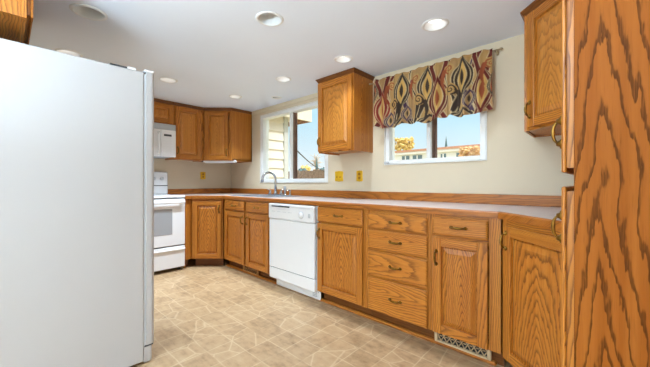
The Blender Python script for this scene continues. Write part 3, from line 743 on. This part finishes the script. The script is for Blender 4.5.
# local: x along wall (to the right seen from the front), y into the wall; front of the box at y=-0.31
sw = 0.378
MB().box(-sw+0.003, sw-0.003, -0.290, 0.320, 0.035, 0.890, 0.003).build('body', 'white_app', t)
ct = MB().box(-sw, sw, -0.335, 0.320, 0.896, 0.922, 0.008).build('cooktop', 'white_gloss', t)
for bx_, by_, br in ((-0.19, -0.16, 0.10), (0.19, -0.16, 0.078), (-0.19, 0.11, 0.078), (0.19, 0.11, 0.10)):
    MB().lathe([(br, 0.9222), (br, 0.9226), (br-0.004, 0.9226), (br-0.004, 0.9222)], (bx_, by_, 0), 'z', 28, False, False).build('burner_ring', 'light_gray', ct)
bgd = MB().box(-sw, sw, 0.245, 0.325, 0.9225, 1.226, 0.012).build('backguard', 'white_gloss', t)
MB().box(-sw+0.004, sw-0.004, 0.240, 0.2448, 1.036, 1.046, 0).build('vent_gap', 'seam', bgd)
for k in range(4):
    xk = (-0.30, -0.20, 0.20, 0.30)[k]
    MB().lathe([(0.024, 0.0), (0.022, -0.014), (0.016, -0.018)], (xk, 0.2447, 1.135), 'y', 16).build('knob', 'light_gray', bgd)
MB().box(-0.09, 0.09, 0.2425, 0.2448, 1.11, 1.165, 0.001).build('clock_display', 'gray_print', bgd)
MB().box(-sw+0.006, sw-0.006, -0.3095, -0.2905, 0.884, 0.8945, 0).build('top_gap', 'seam', t)
od = MB().box(-sw+0.002, sw-0.002, -0.330, -0.2905, 0.318, 0.882, 0.006).build('oven_door', 'white_gloss', t)
MB().box(-0.245, 0.225, -0.3325, -0.3302, 0.455, 0.762, 0.001).build('oven_window', 'oven_glass', od)
hb = MB().box(-sw+0.02, sw-0.012, -0.372, -0.350, 0.826, 0.862, 0.009)
for s in (-1, 1): hb.box(s*(sw-0.05)-0.016, s*(sw-0.05)+0.016, -0.352, -0.3298, 0.830, 0.858, 0.003)
hb.build('oven_handle', 'white_gloss', od)
MB().box(-sw+0.006, sw-0.006, -0.315, -0.2905, 0.306, 0.3165, 0).build('door_gap', 'seam', t)
dw = MB().box(-sw+0.002, sw-0.002, -0.327, -0.2905, 0.045, 0.304, 0.006)
dw.box(-sw+0.002, sw-0.002, -0.340, -0.3262, 0.255, 0.276, 0.006)
dw.build('storage_drawer', 'white_app', t)
for sx_ in (-1, 1):
    for yy in (-0.25, 0.27): MB().lathe([(0.018, 0.0005), (0.018, 0.012), (0.010, 0.014), (0.010, 0.0348)], (sx_*0.33, yy, 0), 'z', 10).build('foot', 'seam', t)

# ------------------------------------------------------------------ microwave
t = thing('microwave', 'white over-the-range microwave under the short wall cabinet', 'microwave', (0.0, -1.387, 1.408), PI/2)
mw = 0.377; MZ = 0.418
MB().box(-mw, mw, -0.375, -0.003, 0.012, MZ, 0.003).build('body', 'white_app', t)
vg = MB().box(-mw, mw, -0.394, -0.3755, 0.346, MZ, 0.003)
for i in range(4): vg.box(-mw+0.01, mw-0.01, -0.399, -0.3935, 0.354+i*0.016, 0.362+i*0.016, 0.002)
vg.build('vent_grille', 'light_gray', t)
dr_ = MB().box(-mw, 0.195, -0.402, -0.3755, 0.0, 0.343, 0.006).build('door', 'white_gloss', t)
MB().box(-0.30, 0.10, -0.404, -0.4018, 0.06, 0.29, 0.001).build('door_window', 'light_gray', dr_)
hd = MB().tube([(0.168, -0.400, 0.035), (0.168, -0.428, 0.06), (0.168, -0.434, 0.17), (0.168, -0.428, 0.28), (0.168, -0.400, 0.31)], 0.013, 10).build('handle', 'white_gloss', dr_)
cpn = MB().box(0.199, mw, -0.400, -0.3755, 0.0, 0.343, 0.005).build('control_panel', 'white_gloss', t)
MB().box(0.232, 0.322, -0.4018, -0.3998, 0.262, 0.288, 0.0006).build('display', 'seam', cpn)
kb = MB()
for i in range(3):
    for j in range(6): kb.box(0.226+i*0.042, 0.260+i*0.042, -0.4012, -0.3998, 0.035+j*0.034, 0.060+j*0.034, 0.0005)
kb.build('keypad', 'white_app', cpn)
MB().box(-mw+0.02, mw-0.02, -0.36, -0.02, 0.002, 0.0115, 0.001).build('underside_filter', 'gray_print', t)

# ------------------------------------------------------------------ refrigerator
t = thing('refrigerator', 'large white refrigerator seen from its side at the left edge', 'refrigerator', (2.11, -1.962, 0), PI)
fw_ = 0.36
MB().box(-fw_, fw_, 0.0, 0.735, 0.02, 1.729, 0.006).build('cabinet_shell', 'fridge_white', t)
MB().box(-fw_+0.008, fw_-0.008, -0.0115, -0.0005, 0.105, 1.722, 0).build('door_gasket', 'light_gray', t)
def rounded_door(x0, x1, z0, z1, y0, y1, r=0.022):
    pts = [(x0, y1), (x0, y0+r)]
    for i in range(7): a = PI/2*i/6; pts.append((x0+r-r*math.cos(a), y0+r-r*math.sin(a)))
    for i in range(7): a = PI/2*i/6; pts.append((x1-r+r*math.sin(a), y0+r-r*math.cos(a)))
    pts += [(x1, y0+r), (x1, y1)]
    return MB().prism(pts, z0, z1)
for (xa_, xb_, nm, sg) in ((-fw_, 0.047, 'refrigerator_door', 1), (0.053, fw_, 'freezer_door', -1)):
    d = rounded_door(xa_, xb_, 0.112, 1.738, -0.058, -0.012).build(nm, 'fridge_white', t)
    hx_ = 0.047-0.04 if sg > 0 else 0.053+0.04
    MB().tube([(hx_, -0.058, 0.62), (hx_, -0.100, 0.66), (hx_, -0.100, 1.42), (hx_, -0.058, 1.46)], 0.012, 8).build('handle', 'white_gloss', d)
rounded_door(-fw_+0.004, fw_-0.004, 0.012, 0.100, -0.046, -0.001, 0.018).build('toe_grille', 'fridge_white', t)
MB().box(-fw_, -fw_+0.05, -0.055, -0.002, 1.7385, 1.748, 0.003).build('hinge_cover', 'white_gloss', t)
MB().box(-fw_+0.006, -fw_+0.05, -0.050, -0.004, 0.1015, 0.110, 0).build('lower_hinge', 'seam', t)
MB().box(-fw_+0.002, -fw_+0.03, 0.085, 0.165, 1.7295, 1.738, 0.001).build('hinge_bracket', 'seam', t)
MB().box(-fw_+0.002, -fw_+0.06, 0.040, 0.0835, 1.7295, 1.742, 0.003).build('hinge_cap', 'white_gloss', t)
for sx_ in (-1, 1):
    for yy in (0.06, 0.66): MB().lathe([(0.02, 0.0005), (0.02, 0.0195)], (sx_*0.31, yy, 0), 'z', 10).build('foot', 'seam', t)

# ------------------------------------------------------------------ wall plates
def plate(label, loc, rz, gangs, kind):
    t = thing('switch_plate' if kind == 'switch' else 'outlet_plate', label, 'wall plate', loc, rz)
    W = 0.041 if gangs == 1 else 0.060; H = 0.060; m = MB()
    poly = [(-W, -H*0.78), (-W*0.8, -H*0.93), (-W*0.45, -H*0.92), (0, -H), (W*0.45, -H*0.92), (W*0.8, -H*0.93), (W, -H*0.78), (W*0.94, 0), (W, H*0.78), (W*0.8, H*0.93), (W*0.45, H*0.92), (0, H), (-W*0.45, H*0.92), (-W*0.8, H*0.93), (-W, H*0.78), (-W*0.94, 0)]
    n = len(poly); vs = [(p[0], 0.0, p[1]) for p in poly]+[(p[0], -0.004, p[1]) for p in poly]+[(p[0]*0.86, -0.007, p[1]*0.9) for p in poly]
    m.add(vs, [list(range(n))]+[[r*n+i, r*n+(i+1) % n, (r+1)*n+(i+1) % n, (r+1)*n+i] for r in (0, 1) for i in range(n)]+[list(range(2*n, 3*n))[::-1]])
    m.build('plate', 'gold_plate', t)
    for g_ in range(gangs):
        x = 0 if gangs == 1 else (-0.023, 0.023)[g_]
        if kind == 'switch':
            MB().box(x-0.006, x+0.006, -0.017, -0.0072, -0.018, -0.002, 0.002).build('toggle', 'gold_dark', t)
        else:
            for s in (-1, 1):
                q = MB().lathe([(0.016, -0.0072), (0.016, -0.009), (0.013, -0.0095)], (x, 0, s*0.020), 'y', 16).build('socket', 'gold_dark', t)
                MB().box(x-0.006, x-0.004, -0.0098, -0.0094, s*0.020-0.004, s*0.020+0.005, 0).box(x+0.004, x+0.006, -0.0098, -0.0094, s*0.020-0.004, s*0.020+0.005, 0).build('slots', 'black', q)
    return t
plate('wide gold double switch plate under the single wall cabinet', (2.320, -0.0006, 1.150), 0, 2, 'switch')
plate('narrow gold outlet plate right of the double switch plate', (2.600, -0.0006, 1.148), 0, 1, 'outlet')
plate('gold outlet plate on the wall beside the stove', (0.0006, -0.470, 1.188), PI/2, 1, 'outlet')

# ------------------------------------------------------------------ under-cabinet light
t = thing('undercabinet_light', 'white under-cabinet strip light below the left corner wall cabinet', 'light', (0.44, -0.42, UB+0.0105), PI/4)
MB().box(-0.23, 0.235, -0.035, 0.035, -0.034, -0.0005, 0.006).build('housing', 'white_gloss', t)
MB().box(-0.21, 0.215, -0.028, 0.028, -0.040, -0.0342, 0.003).build('diffuser', 'white_paint', t)
MB().box(-0.262, -0.231, -0.012, 0.012, -0.024, -0.006, 0.002).build('switch_end', 'seam', t)

# ------------------------------------------------------------------ recessed lights
for x, y, r, lit, lab in CANS:
    t = thing('recessed_light', lab, 'ceiling light', (x, y, CZ), 0, 'recessed ceiling lights')
    ri = r-(0.018 if lit else 0.020)
    MB().lathe([(ri, -0.0005), (ri+0.002, -0.006), (r-0.006, -0.0055), (r, -0.0015), (r, -0.0004)], (0, 0, 0), 'z', 32, False, False).build('trim_ring', 'white_paint', t)
    if lit:
        MB().lathe([(ri, -0.001), (ri-0.004, 0.010), (ri-0.016, 0.045)], (0, 0, 0), 'z', 28, False, False).build('baffle', 'white_paint', t)
        MB().lathe([(ri-0.016, 0.045), (ri-0.022, 0.036), (0.004, 0.030)], (0, 0, 0), 'z', 28, True, True).build('lamp_lens', 'lens', t)
        l = lamp('can_lamp', 'AREA', (0, 0, 0.029), (0, 0, 0), CAN_POWER*(2.7 if x < 1.3 else 0.9), (0.68, 0.85, 1.0), shape="DISK", size=0.06, spread=math.radians(100))
        l.parent = t
    else:
        MB().lathe([(ri, -0.001), (ri-0.004, 0.03), (ri-0.010, 0.10), (ri-0.02, 0.135)], (0, 0, 0), 'z', 28, False, True).build('baffle', 'white_paint', t)
        MB().lathe([(ri-0.022, 0.132), (ri-0.03, 0.10), (0.012, 0.085)], (0, 0, 0), 'z', 20, True, True).build('bulb', 'white_paint', t)

# ------------------------------------------------------------------ valance and rod
def rod():
    t = thing('curtain_rod', 'slim bronze curtain rod carrying the valance above the small window', 'curtain rod', (3.345, -0.065, 2.052))
    MB().tube([(-0.560, 0, 0), (0.555, 0, 0)], 0.005, 10).build('rod', 'bronze', t)
    for s in (-1, 1):
        MB().lathe([(0.004, 0.0), (0.008, 0.006), (0.010, 0.014), (0.008, 0.022), (0.002, 0.027)], ((-0.560 if s < 0 else 0.555)+(-0.027 if s < 0 else 0), 0, 0), 'x', 12).build('finial', 'bronze', t)
        MB().box(s*0.535-0.006, s*0.535+0.006, -0.008, 0.0635, -0.006-0.004, -0.0075, 0.001).box(s*0.535-0.008, s*0.535+0.008, 0.0595, 0.0640, -0.02, 0.02, 0.001).build('bracket', 'bronze', t)
rod()
def valance():
    NX, NZ = 460, 200; xa, xb = 2.842, 3.862; zt, zb = 2.066, 1.598
    S = np.linspace(0, 1, NX+1); T = np.linspace(0, 1, NZ+1)
    s, tt = np.meshgrid(S, T, indexing='ij')
    x = xa+(xb-xa)*s; YO = -0.012
    bot = zb+0.010*np.sin(2*PI*(s*3.1+0.2))+0.008*np.sin(2*PI*s*7.3)-0.006*np.sin(2*PI*s*1.0)
    top = zt+0.006*np.sin(2*PI*s*14.0)*0.6
    z = top+(bot-top)*tt
    amp = 0.010+0.016*tt
    ph = 2*PI*(s*7.5+0.35*np.sin(2*PI*s*1.3)+0.05*np.sin(tt*3))
    y = -0.088-amp*np.sin(ph)-0.004*np.sin(2*PI*s*23+tt*2)-0.006*tt
    y = np.where(tt < 0.05, -0.080-0.010*np.sin(ph*1.0), y)
    # returns at both ends
    x = x+0.004*np.cos(ph*1.0)*tt
    y = y+YO
    # ---- printed pattern, in cloth coordinates
    def c3(r, g, b): return np.array(srgb(r, g, b)[:3])
    tan, gold, cream, bur, red, char, pur, rust = c3(178, 140, 94), c3(214, 170, 96), c3(216, 192, 148), c3(100, 24, 34), c3(142, 38, 40), c3(44, 40, 42), c3(62, 42, 78), c3(158, 78, 50)
    col = np.zeros(x.shape+(3,)); col[:] = tan
    gx = xa+(xb-xa)*s; gz = zt+(zb-zt)*tt
    shade = 0.5+0.5*np.sin(gx*19+1.2*np.sin(gz*9)); col = col*(1-0.35*shade[..., None])+gold*0.35*shade[..., None]
    def put(mask, c): col[mask] = c
    def stem(cx, A, k, ph0, wd, c, z0=1.5, z1=2.1):
        xc = cx+A*np.sin((gz-1.6)*k+ph0); d = np.abs(gx-xc); ww = wd*(0.55+0.45*np.sin((gz-1.6)*k*0.9+ph0+1.0))
        ok = (gz > z0) & (gz < z1)
        put((d < ww+0.006) & ok, cream); put((d < ww) & ok, c)
    def ogee(cx, cz, w_, h, c, eye, core):
        q = (gz-cz)/h; pr = np.where(np.abs(q) < 1, np.cos(np.clip(q, -1, 1)*PI/2)**1.35, 0)+1e-6
        d = np.abs(gx-cx-0.006*np.sin(q*3))/(w_*pr); ins = np.abs(q) < 1
        put(ins & (d < 1.10), cream); put(ins & (d < 1.0), c)
        q2 = q/0.72; pr2 = np.where(np.abs(q2) < 1, np.cos(np.clip(q2, -1, 1)*PI/2)**1.3, 0)+1e-6
        put(ins & (d > 0.70) & (d < 0.78), cream)
        d2 = np.abs(gx-cx-0.006*np.sin(q*3))/(w_*0.50*pr2); i2 = np.abs(q2) < 1
        put(i2 & (d2 < 1.0), cream); put(i2 & (d2 < 0.84), eye)
        q3 = q/0.40; pr3 = np.where(np.abs(q3) < 1, np.cos(np.clip(q3, -1, 1)*PI/2)**1.2, 0)+1e-6
        d3 = np.abs(gx-cx)/(w_*0.20*pr3); put((np.abs(q3) < 1) & (d3 < 1.0), core)
    def swirl(cx, cz, R0, c, flip=1):
        dx = (gx-cx)*flip; dz = gz-cz; r = np.hypot(dx, dz); th = np.arctan2(-dz, dx)
        put(r < R0*1.15, tan*0.6+gold*0.4)
        for k in range(2):
            tot = th+PI+2*PI*k; rr = R0*tot/(2*PI*1.75); wd = R0*(0.07+0.05*tot/7)
            put((np.abs(r-rr) < wd) & (tot < 2*PI*1.75), c)
        xe = cx-R0*0.0; tz = (cz-gz)/0.17
        xc = cx+flip*(R0*1.0+0.020*np.sin(np.clip(tz, 0, 1)*PI))
        put((tz > -0.02) & (tz < 1.0) & (np.abs(gx-xc) < 0.013*(1-np.clip(tz, 0, 1)**2)+0.003), c)
    for cx, a, c in ((2.875, 0.3, rust), (3.045, 1.2, bur), (3.255, 0.2, char), (3.40, 1.7, bur), (3.565, 0.9, char), (3.735, 2.2, bur)):
        stem(cx, 0.045, 11.0, a, 0.022, c)
    stem(3.215, 0.03, 13, 2.0, 0.016, pur, 1.62, 1.98); stem(3.735, 0.028, 13, 0.4, 0.014, pur, 1.75, 2.03)
    for cx in (3.139, 3.372, 3.655):
        ogee(cx+0.01, 1.585, 0.098, 0.090, char, tan, char)
        for sg in (-1, 1):   # dark stems flowing away below each charcoal bud
            xc = cx+sg*(0.012+0.060*np.clip((1.86-gz)/0.24, 0, 1)**1.4); ok = (gz < 1.87) & (gz > 1.63)
            put(ok & (np.abs(gx-xc) < 0.020), cream); put(ok & (np.abs(gx-xc) < 0.015), char if sg < 0 else pur)
        ogee(cx, 1.900, 0.078, 0.170, char, gold, char)
    for cx in (2.935, 3.466, 3.800):
        for sg in (-1, 1):   # burgundy stems rising from each bud to the header
            xc = cx+sg*(0.010+0.050*np.clip((gz-1.84)/0.2, 0, 1)**1.3); ok = (gz > 1.83)
            put(ok & (np.abs(gx-xc) < 0.022), cream); put(ok & (np.abs(gx-xc) < 0.017), bur)
            xc = cx+sg*(0.012+0.050*np.clip((1.70-gz)/0.12, 0, 1)**1.3); ok = (gz < 1.70)
            put(ok & (np.abs(gx-xc) < 0.020), cream); put(ok & (np.abs(gx-xc) < 0.015), bur)
        ogee(cx, 1.765, 0.082, 0.190, red if cx < 3.0 else bur, gold, rust)
    for cx, cz in ((3.185, 1.690), (3.705, 1.725), (3.02, 1.66)): ogee(cx, cz, 0.046, 0.080, pur, tan, char)
    for cx, cz in ((3.060, 1.800), (3.305, 1.790), (3.570, 1.810)): swirl(cx, cz, 0.044, char)
    for cx, cz in ((3.035, 1.975), (3.275, 1.975), (3.555, 1.985), (3.852, 1.965)): swirl(cx, cz, 0.036, rust, -1)
    for cx, cz in ((2.858, 1.92), (3.862, 1.80)): ogee(cx, cz, 0.032, 0.10, char, rust, char)
    for _ in range(2):   # soft edges of the print
        pc = np.pad(col, ((1, 1), (1, 1), (0, 0)), 'edge')
        col = (pc[:-2, 1:-1]+pc[2:, 1:-1]+pc[1:-1, :-2]+pc[1:-1, 2:]+2*pc[1:-1, 1:-1])/6
    col = (col*0.94+tan*0.06)*0.94
    vs = np.stack([x, y, z], -1).reshape(-1, 3)
    idx = np.arange((NX+1)*(NZ+1)).reshape(NX+1, NZ+1)
    fs = np.stack([idx[:-1, :-1], idx[1:, :-1], idx[1:, 1:], idx[:-1, 1:]], -1).reshape(-1, 4)
    me = bpy.data.meshes.new('valance'); 
    loc = Vector((3.355, -0.088, 1.60)); vs = vs-np.array(loc)
    me.from_pydata(vs.tolist(), [], fs.tolist())
    me.polygons.foreach_set('use_smooth', [True]*len(fs))
    at = me.color_attributes.new('print', 'FLOAT_COLOR', 'POINT')
    rgba = np.concatenate([col.reshape(-1, 3), np.ones((vs.shape[0], 1))], 1).astype(np.float32)
    at.data.foreach_set('color', rgba.ravel())
    me.materials.append(M['fabric']); me.update()
    o = bpy.data.objects.new('valance', me); COL.objects.link(o); o.location = loc
    sd = o.modifiers.new('cloth', 'SOLIDIFY'); sd.thickness = 0.0012; sd.offset = 0
    tag(o, 'gathered valance with burgundy, gold and charcoal ogee print over the small window', 'valance')
valance()

# ------------------------------------------------------------------ outside
struct(MB().box(-60, 40, 0.13, 60, -0.5, -0.35, 0).build('ground', 'grass'))
# wing of the house beside the large window
t = thing('house_wing', 'cream lap-sided wall of the house seen through the left of the large window', 'wall', (0.45, 0.42, -0.35))
m = MB()
for i in range(17):
    zb_ = 0.0+i*0.152
    vs = [(-0.10, -0.28, zb_), (0.100, -0.28, zb_), (0.076, -0.28, zb_+0.152), (-0.10, -0.28, zb_+0.152), (-0.10, 0.24, zb_), (0.100, 0.24, zb_), (0.076, 0.24, zb_+0.152), (-0.10, 0.24, zb_+0.152)]
    m.add(vs, [[0, 1, 2, 3], [7, 6, 5, 4], [1, 5, 6, 2], [0, 4, 5, 1], [3, 2, 6, 7], [0, 3, 7, 4]])
m.build('siding', 'siding', t)
MB().box(-0.05, 0.108, 0.245, 0.335, 0.0, 2.58, 0.003).build('corner_board', 'siding_trim', t)
MB().box(0.100, 0.112, -0.27, -0.215, 0.0, 2.58, 0.003).build('wall_batten', 'siding', t)
t = thing('roof_eave', 'brown fascia and pale soffit of the eave at the top of the large window', 'eave', (0.45, 0.85, 2.10))
MB().box(-0.45, 0.255, -0.58, 0.265, 0.12, 0.15, 0).build('soffit', 'soffit', t)
MB().box(0.257, 0.282, -0.60, 0.292, 0.045, 0.26, 0.003).build('fascia', 'soffit', t)
MB().box(-0.45, 0.256, 0.267, 0.292, 0.045, 0.26, 0.003).build('end_fascia', 'fascia', t)
MB().box(0.10, 0.256, 0.03, 0.09, 0.012, 0.118, 0.003).build('beam', 'fascia', t)
# fence, each run a fence with boards and posts
t = thing('board_fence', 'weathered brown board fence behind the yard outside the large window', 'fence', (-4.5, 5.6, -0.35))
m = MB()
for i in range(42):
    xx = -4.5+i*0.155; h = 1.93+random.uniform(-0.03, 0.03); m.box(xx, xx+0.146, -0.01+random.uniform(-0.006, 0.006), 0.012, 0.02, h, 0.003)
m.build('boards', 'fence', t)
for i in range(3): MB().box(-4.4+i*2.2, -4.3+i*2.2, 0.014, 0.11, 0.0, 1.85, 0.004).build('post', 'fence', t)
for z_ in (0.4, 1.6): MB().box(-4.5, 2.0, 0.0135, 0.05, z_, z_+0.09, 0).build('rail', 'fence', t)
# neighbour building
t = thing('neighbor_building', 'long white building with a brown roof edge outside the small window', 'building', (-4.0, 14.0, -0.35))
MB().box(-4.0, 12, 0.0, 6, 0, 3.2, 0).build('wall', 'far_wall', t)
MB().box(-4.3, 12.4, -0.12, 6.5, 3.14, 3.28, 0).build('eave', 'far_wall', t)
MB().box(-4.3, 12.4, -0.16, 6.5, 3.281, 3.40, 0).build('roof', 'far_roof', t)
for xa_, xb_, za_, zb_ in ((-0.45, 0.02, 2.72, 3.06), (0.25, 0.82, 2.74, 3.06), (1.92, 2.20, 2.70, 3.04), (2.76, 3.14, 2.72, 3.04), (4.2, 4.8, 2.7, 3.04)):
    wn = MB().box(xa_, xb_, -0.05, -0.001, za_, zb_, 0.005).build('window', 'far_glass', t)
    xm_ = (xa_+xb_)/2
    MB().box(xa_-0.05, xb_+0.05, -0.03, -0.001, za_-0.06, za_-0.002, 0).box(xm_-0.03, xm_+0.03, -0.07, -0.0505, za_, zb_, 0).build('window_frame', 'far_wall', wn)
# trees
def tree(name, label, x, y, h, cr, n, mat, bark='bark_pale'):
    t = thing(name, label, 'tree', (x, y, -0.35))
    MB().tube([(0, 0, 0), (0.1, 0, h*0.4), (0, 0.05, h*0.8)], [cr*0.10, cr*0.07, cr*0.03], 8).build('trunk', bark, t)
    m = MB()
    for i in range(n):
        a = random.uniform(0, 2*PI); rr = cr*math.sqrt(random.random())*0.85; zz = h*0.75+random.uniform(-0.55, 0.45)*cr
        k = random.uniform(0.07, 0.17)*cr
        m.blob((rr*math.cos(a), rr*math.sin(a), zz), (k, k, k*0.8), 7, 0.35)
    m.build('crown', mat, t)
tree('leafy_tree', 'yellow autumn tree behind the white building, left pane of the small window', -9.65, 24, 7.0, 1.05, 170, 'leaf_yellow')
tree('leafy_tree', 'orange autumn tree in front of the white building, right pane of the small window', -0.15, 12.5, 3.8, 0.55, 150, 'leaf_orange')
def conifer(label, x, y, h, r, n=7):
    t = thing('conifer', label, 'tree', (x, y, -0.35)); MB().tube([(0, 0, 0), (0, 0, h)], [r*0.16, r*0.03], 7).build('trunk', 'fence', t)
    m = MB()
    for i in range(n):
        z_ = h*0.18+h*0.8*i/n; rr = r*(1-i/n*0.85); seg = 12
        vs = [(rr*(1+random.uniform(-.25, .25))*math.cos(2*PI*j/seg), rr*(1+random.uniform(-.25, .25))*math.sin(2*PI*j/seg), z_+random.uniform(-.04, .04)*h) for j in range(seg)]+[(0, 0, z_+h*0.24)]
        m.add(vs, [[j, (j+1) % seg, seg] for j in range(seg)]+[list(range(seg))[::-1]])
    m.build('crown', 'leaf_teal', t)
conifer('dark conifer tip above the roof of the white building', -5.2, 23.0, 4.95, 0.42)
conifer('blue-green conifer standing behind the fence in the right of the large window', -5.5, 7.6, 2.55, 0.22, 5)
def bush(label, x, y, r, h, mat):
    t = thing('shrub', label, 'shrub', (x, y, -0.35)); m = MB()
    for i in range(50):
        a = random.uniform(0, 2*PI); q = r*math.sqrt(random.random()); m.blob((q*math.cos(a), q*math.sin(a), random.uniform(0.12, 0.92)*h), (0.09*h, 0.09*h, 0.08*h), 6, 0.3)
    m.build('foliage', mat, t); MB().tube([(0, 0, 0), (0, 0, h*0.6)], 0.04, 6).build('stem', 'fence', t)
bush('blue-green shrub rising just over the fence beside the window stile', -6.45, 7.6, 0.16, 2.2, 'leaf_teal')
bush('blue-green shrub over the fence near the wall cabinet edge', -4.9, 7.6, 0.16, 2.15, 'leaf_teal')
bush('yellow bush low above the fence outside the large window', -14.7, 15.5, 1.25, 3.0, 'leaf_yellow')
t = thing('bare_tree', 'pale bare tree with fine twigs beyond the fence', 'tree', (-7.5, 9.5, -0.35))
m = MB(); m.tube([(0, 0, 0), (0, 0, 1.6), (0.05, 0, 2.85)], [0.07, 0.05, 0.03], 7); m.build('trunk', 'bark_pale', t)
m = MB()
for i in range(60):
    a = random.uniform(0, 2*PI); e_ = random.uniform(-0.1, 1.3); l_ = random.uniform(0.25, 0.5); b0 = Vector((0.04, 0, random.uniform(2.35, 2.8)))
    q = b0+Vector((math.cos(a)*math.cos(e_), math.sin(a)*math.cos(e_), math.sin(e_)))*l_
    m.tube([b0, (b0+q)/2+Vector((0, 0, 0.04)), q], [0.020, 0.014, 0.006], 5)
m.build('twigs', 'bark_pale', t)
# overhead cable
pts = []
A, B_ = Vector((0.562, 0.80, 1.74)), Vector((-3.0, 5.582, 1.50))
for i in range(21):
    k = i/20; q = A.lerp(B_, k); q.z -= 0.10*4*k*(1-k); pts.append(q)
cb = MB(); o0 = Vector((0.562, 0.80, 1.74)); cb.tube([p-o0 for p in pts], 0.012, 6)
o = cb.build('overhead_cable', 'cable'); o.location = o0; tag(o, 'thin black cable sagging across the large window view', 'cable')
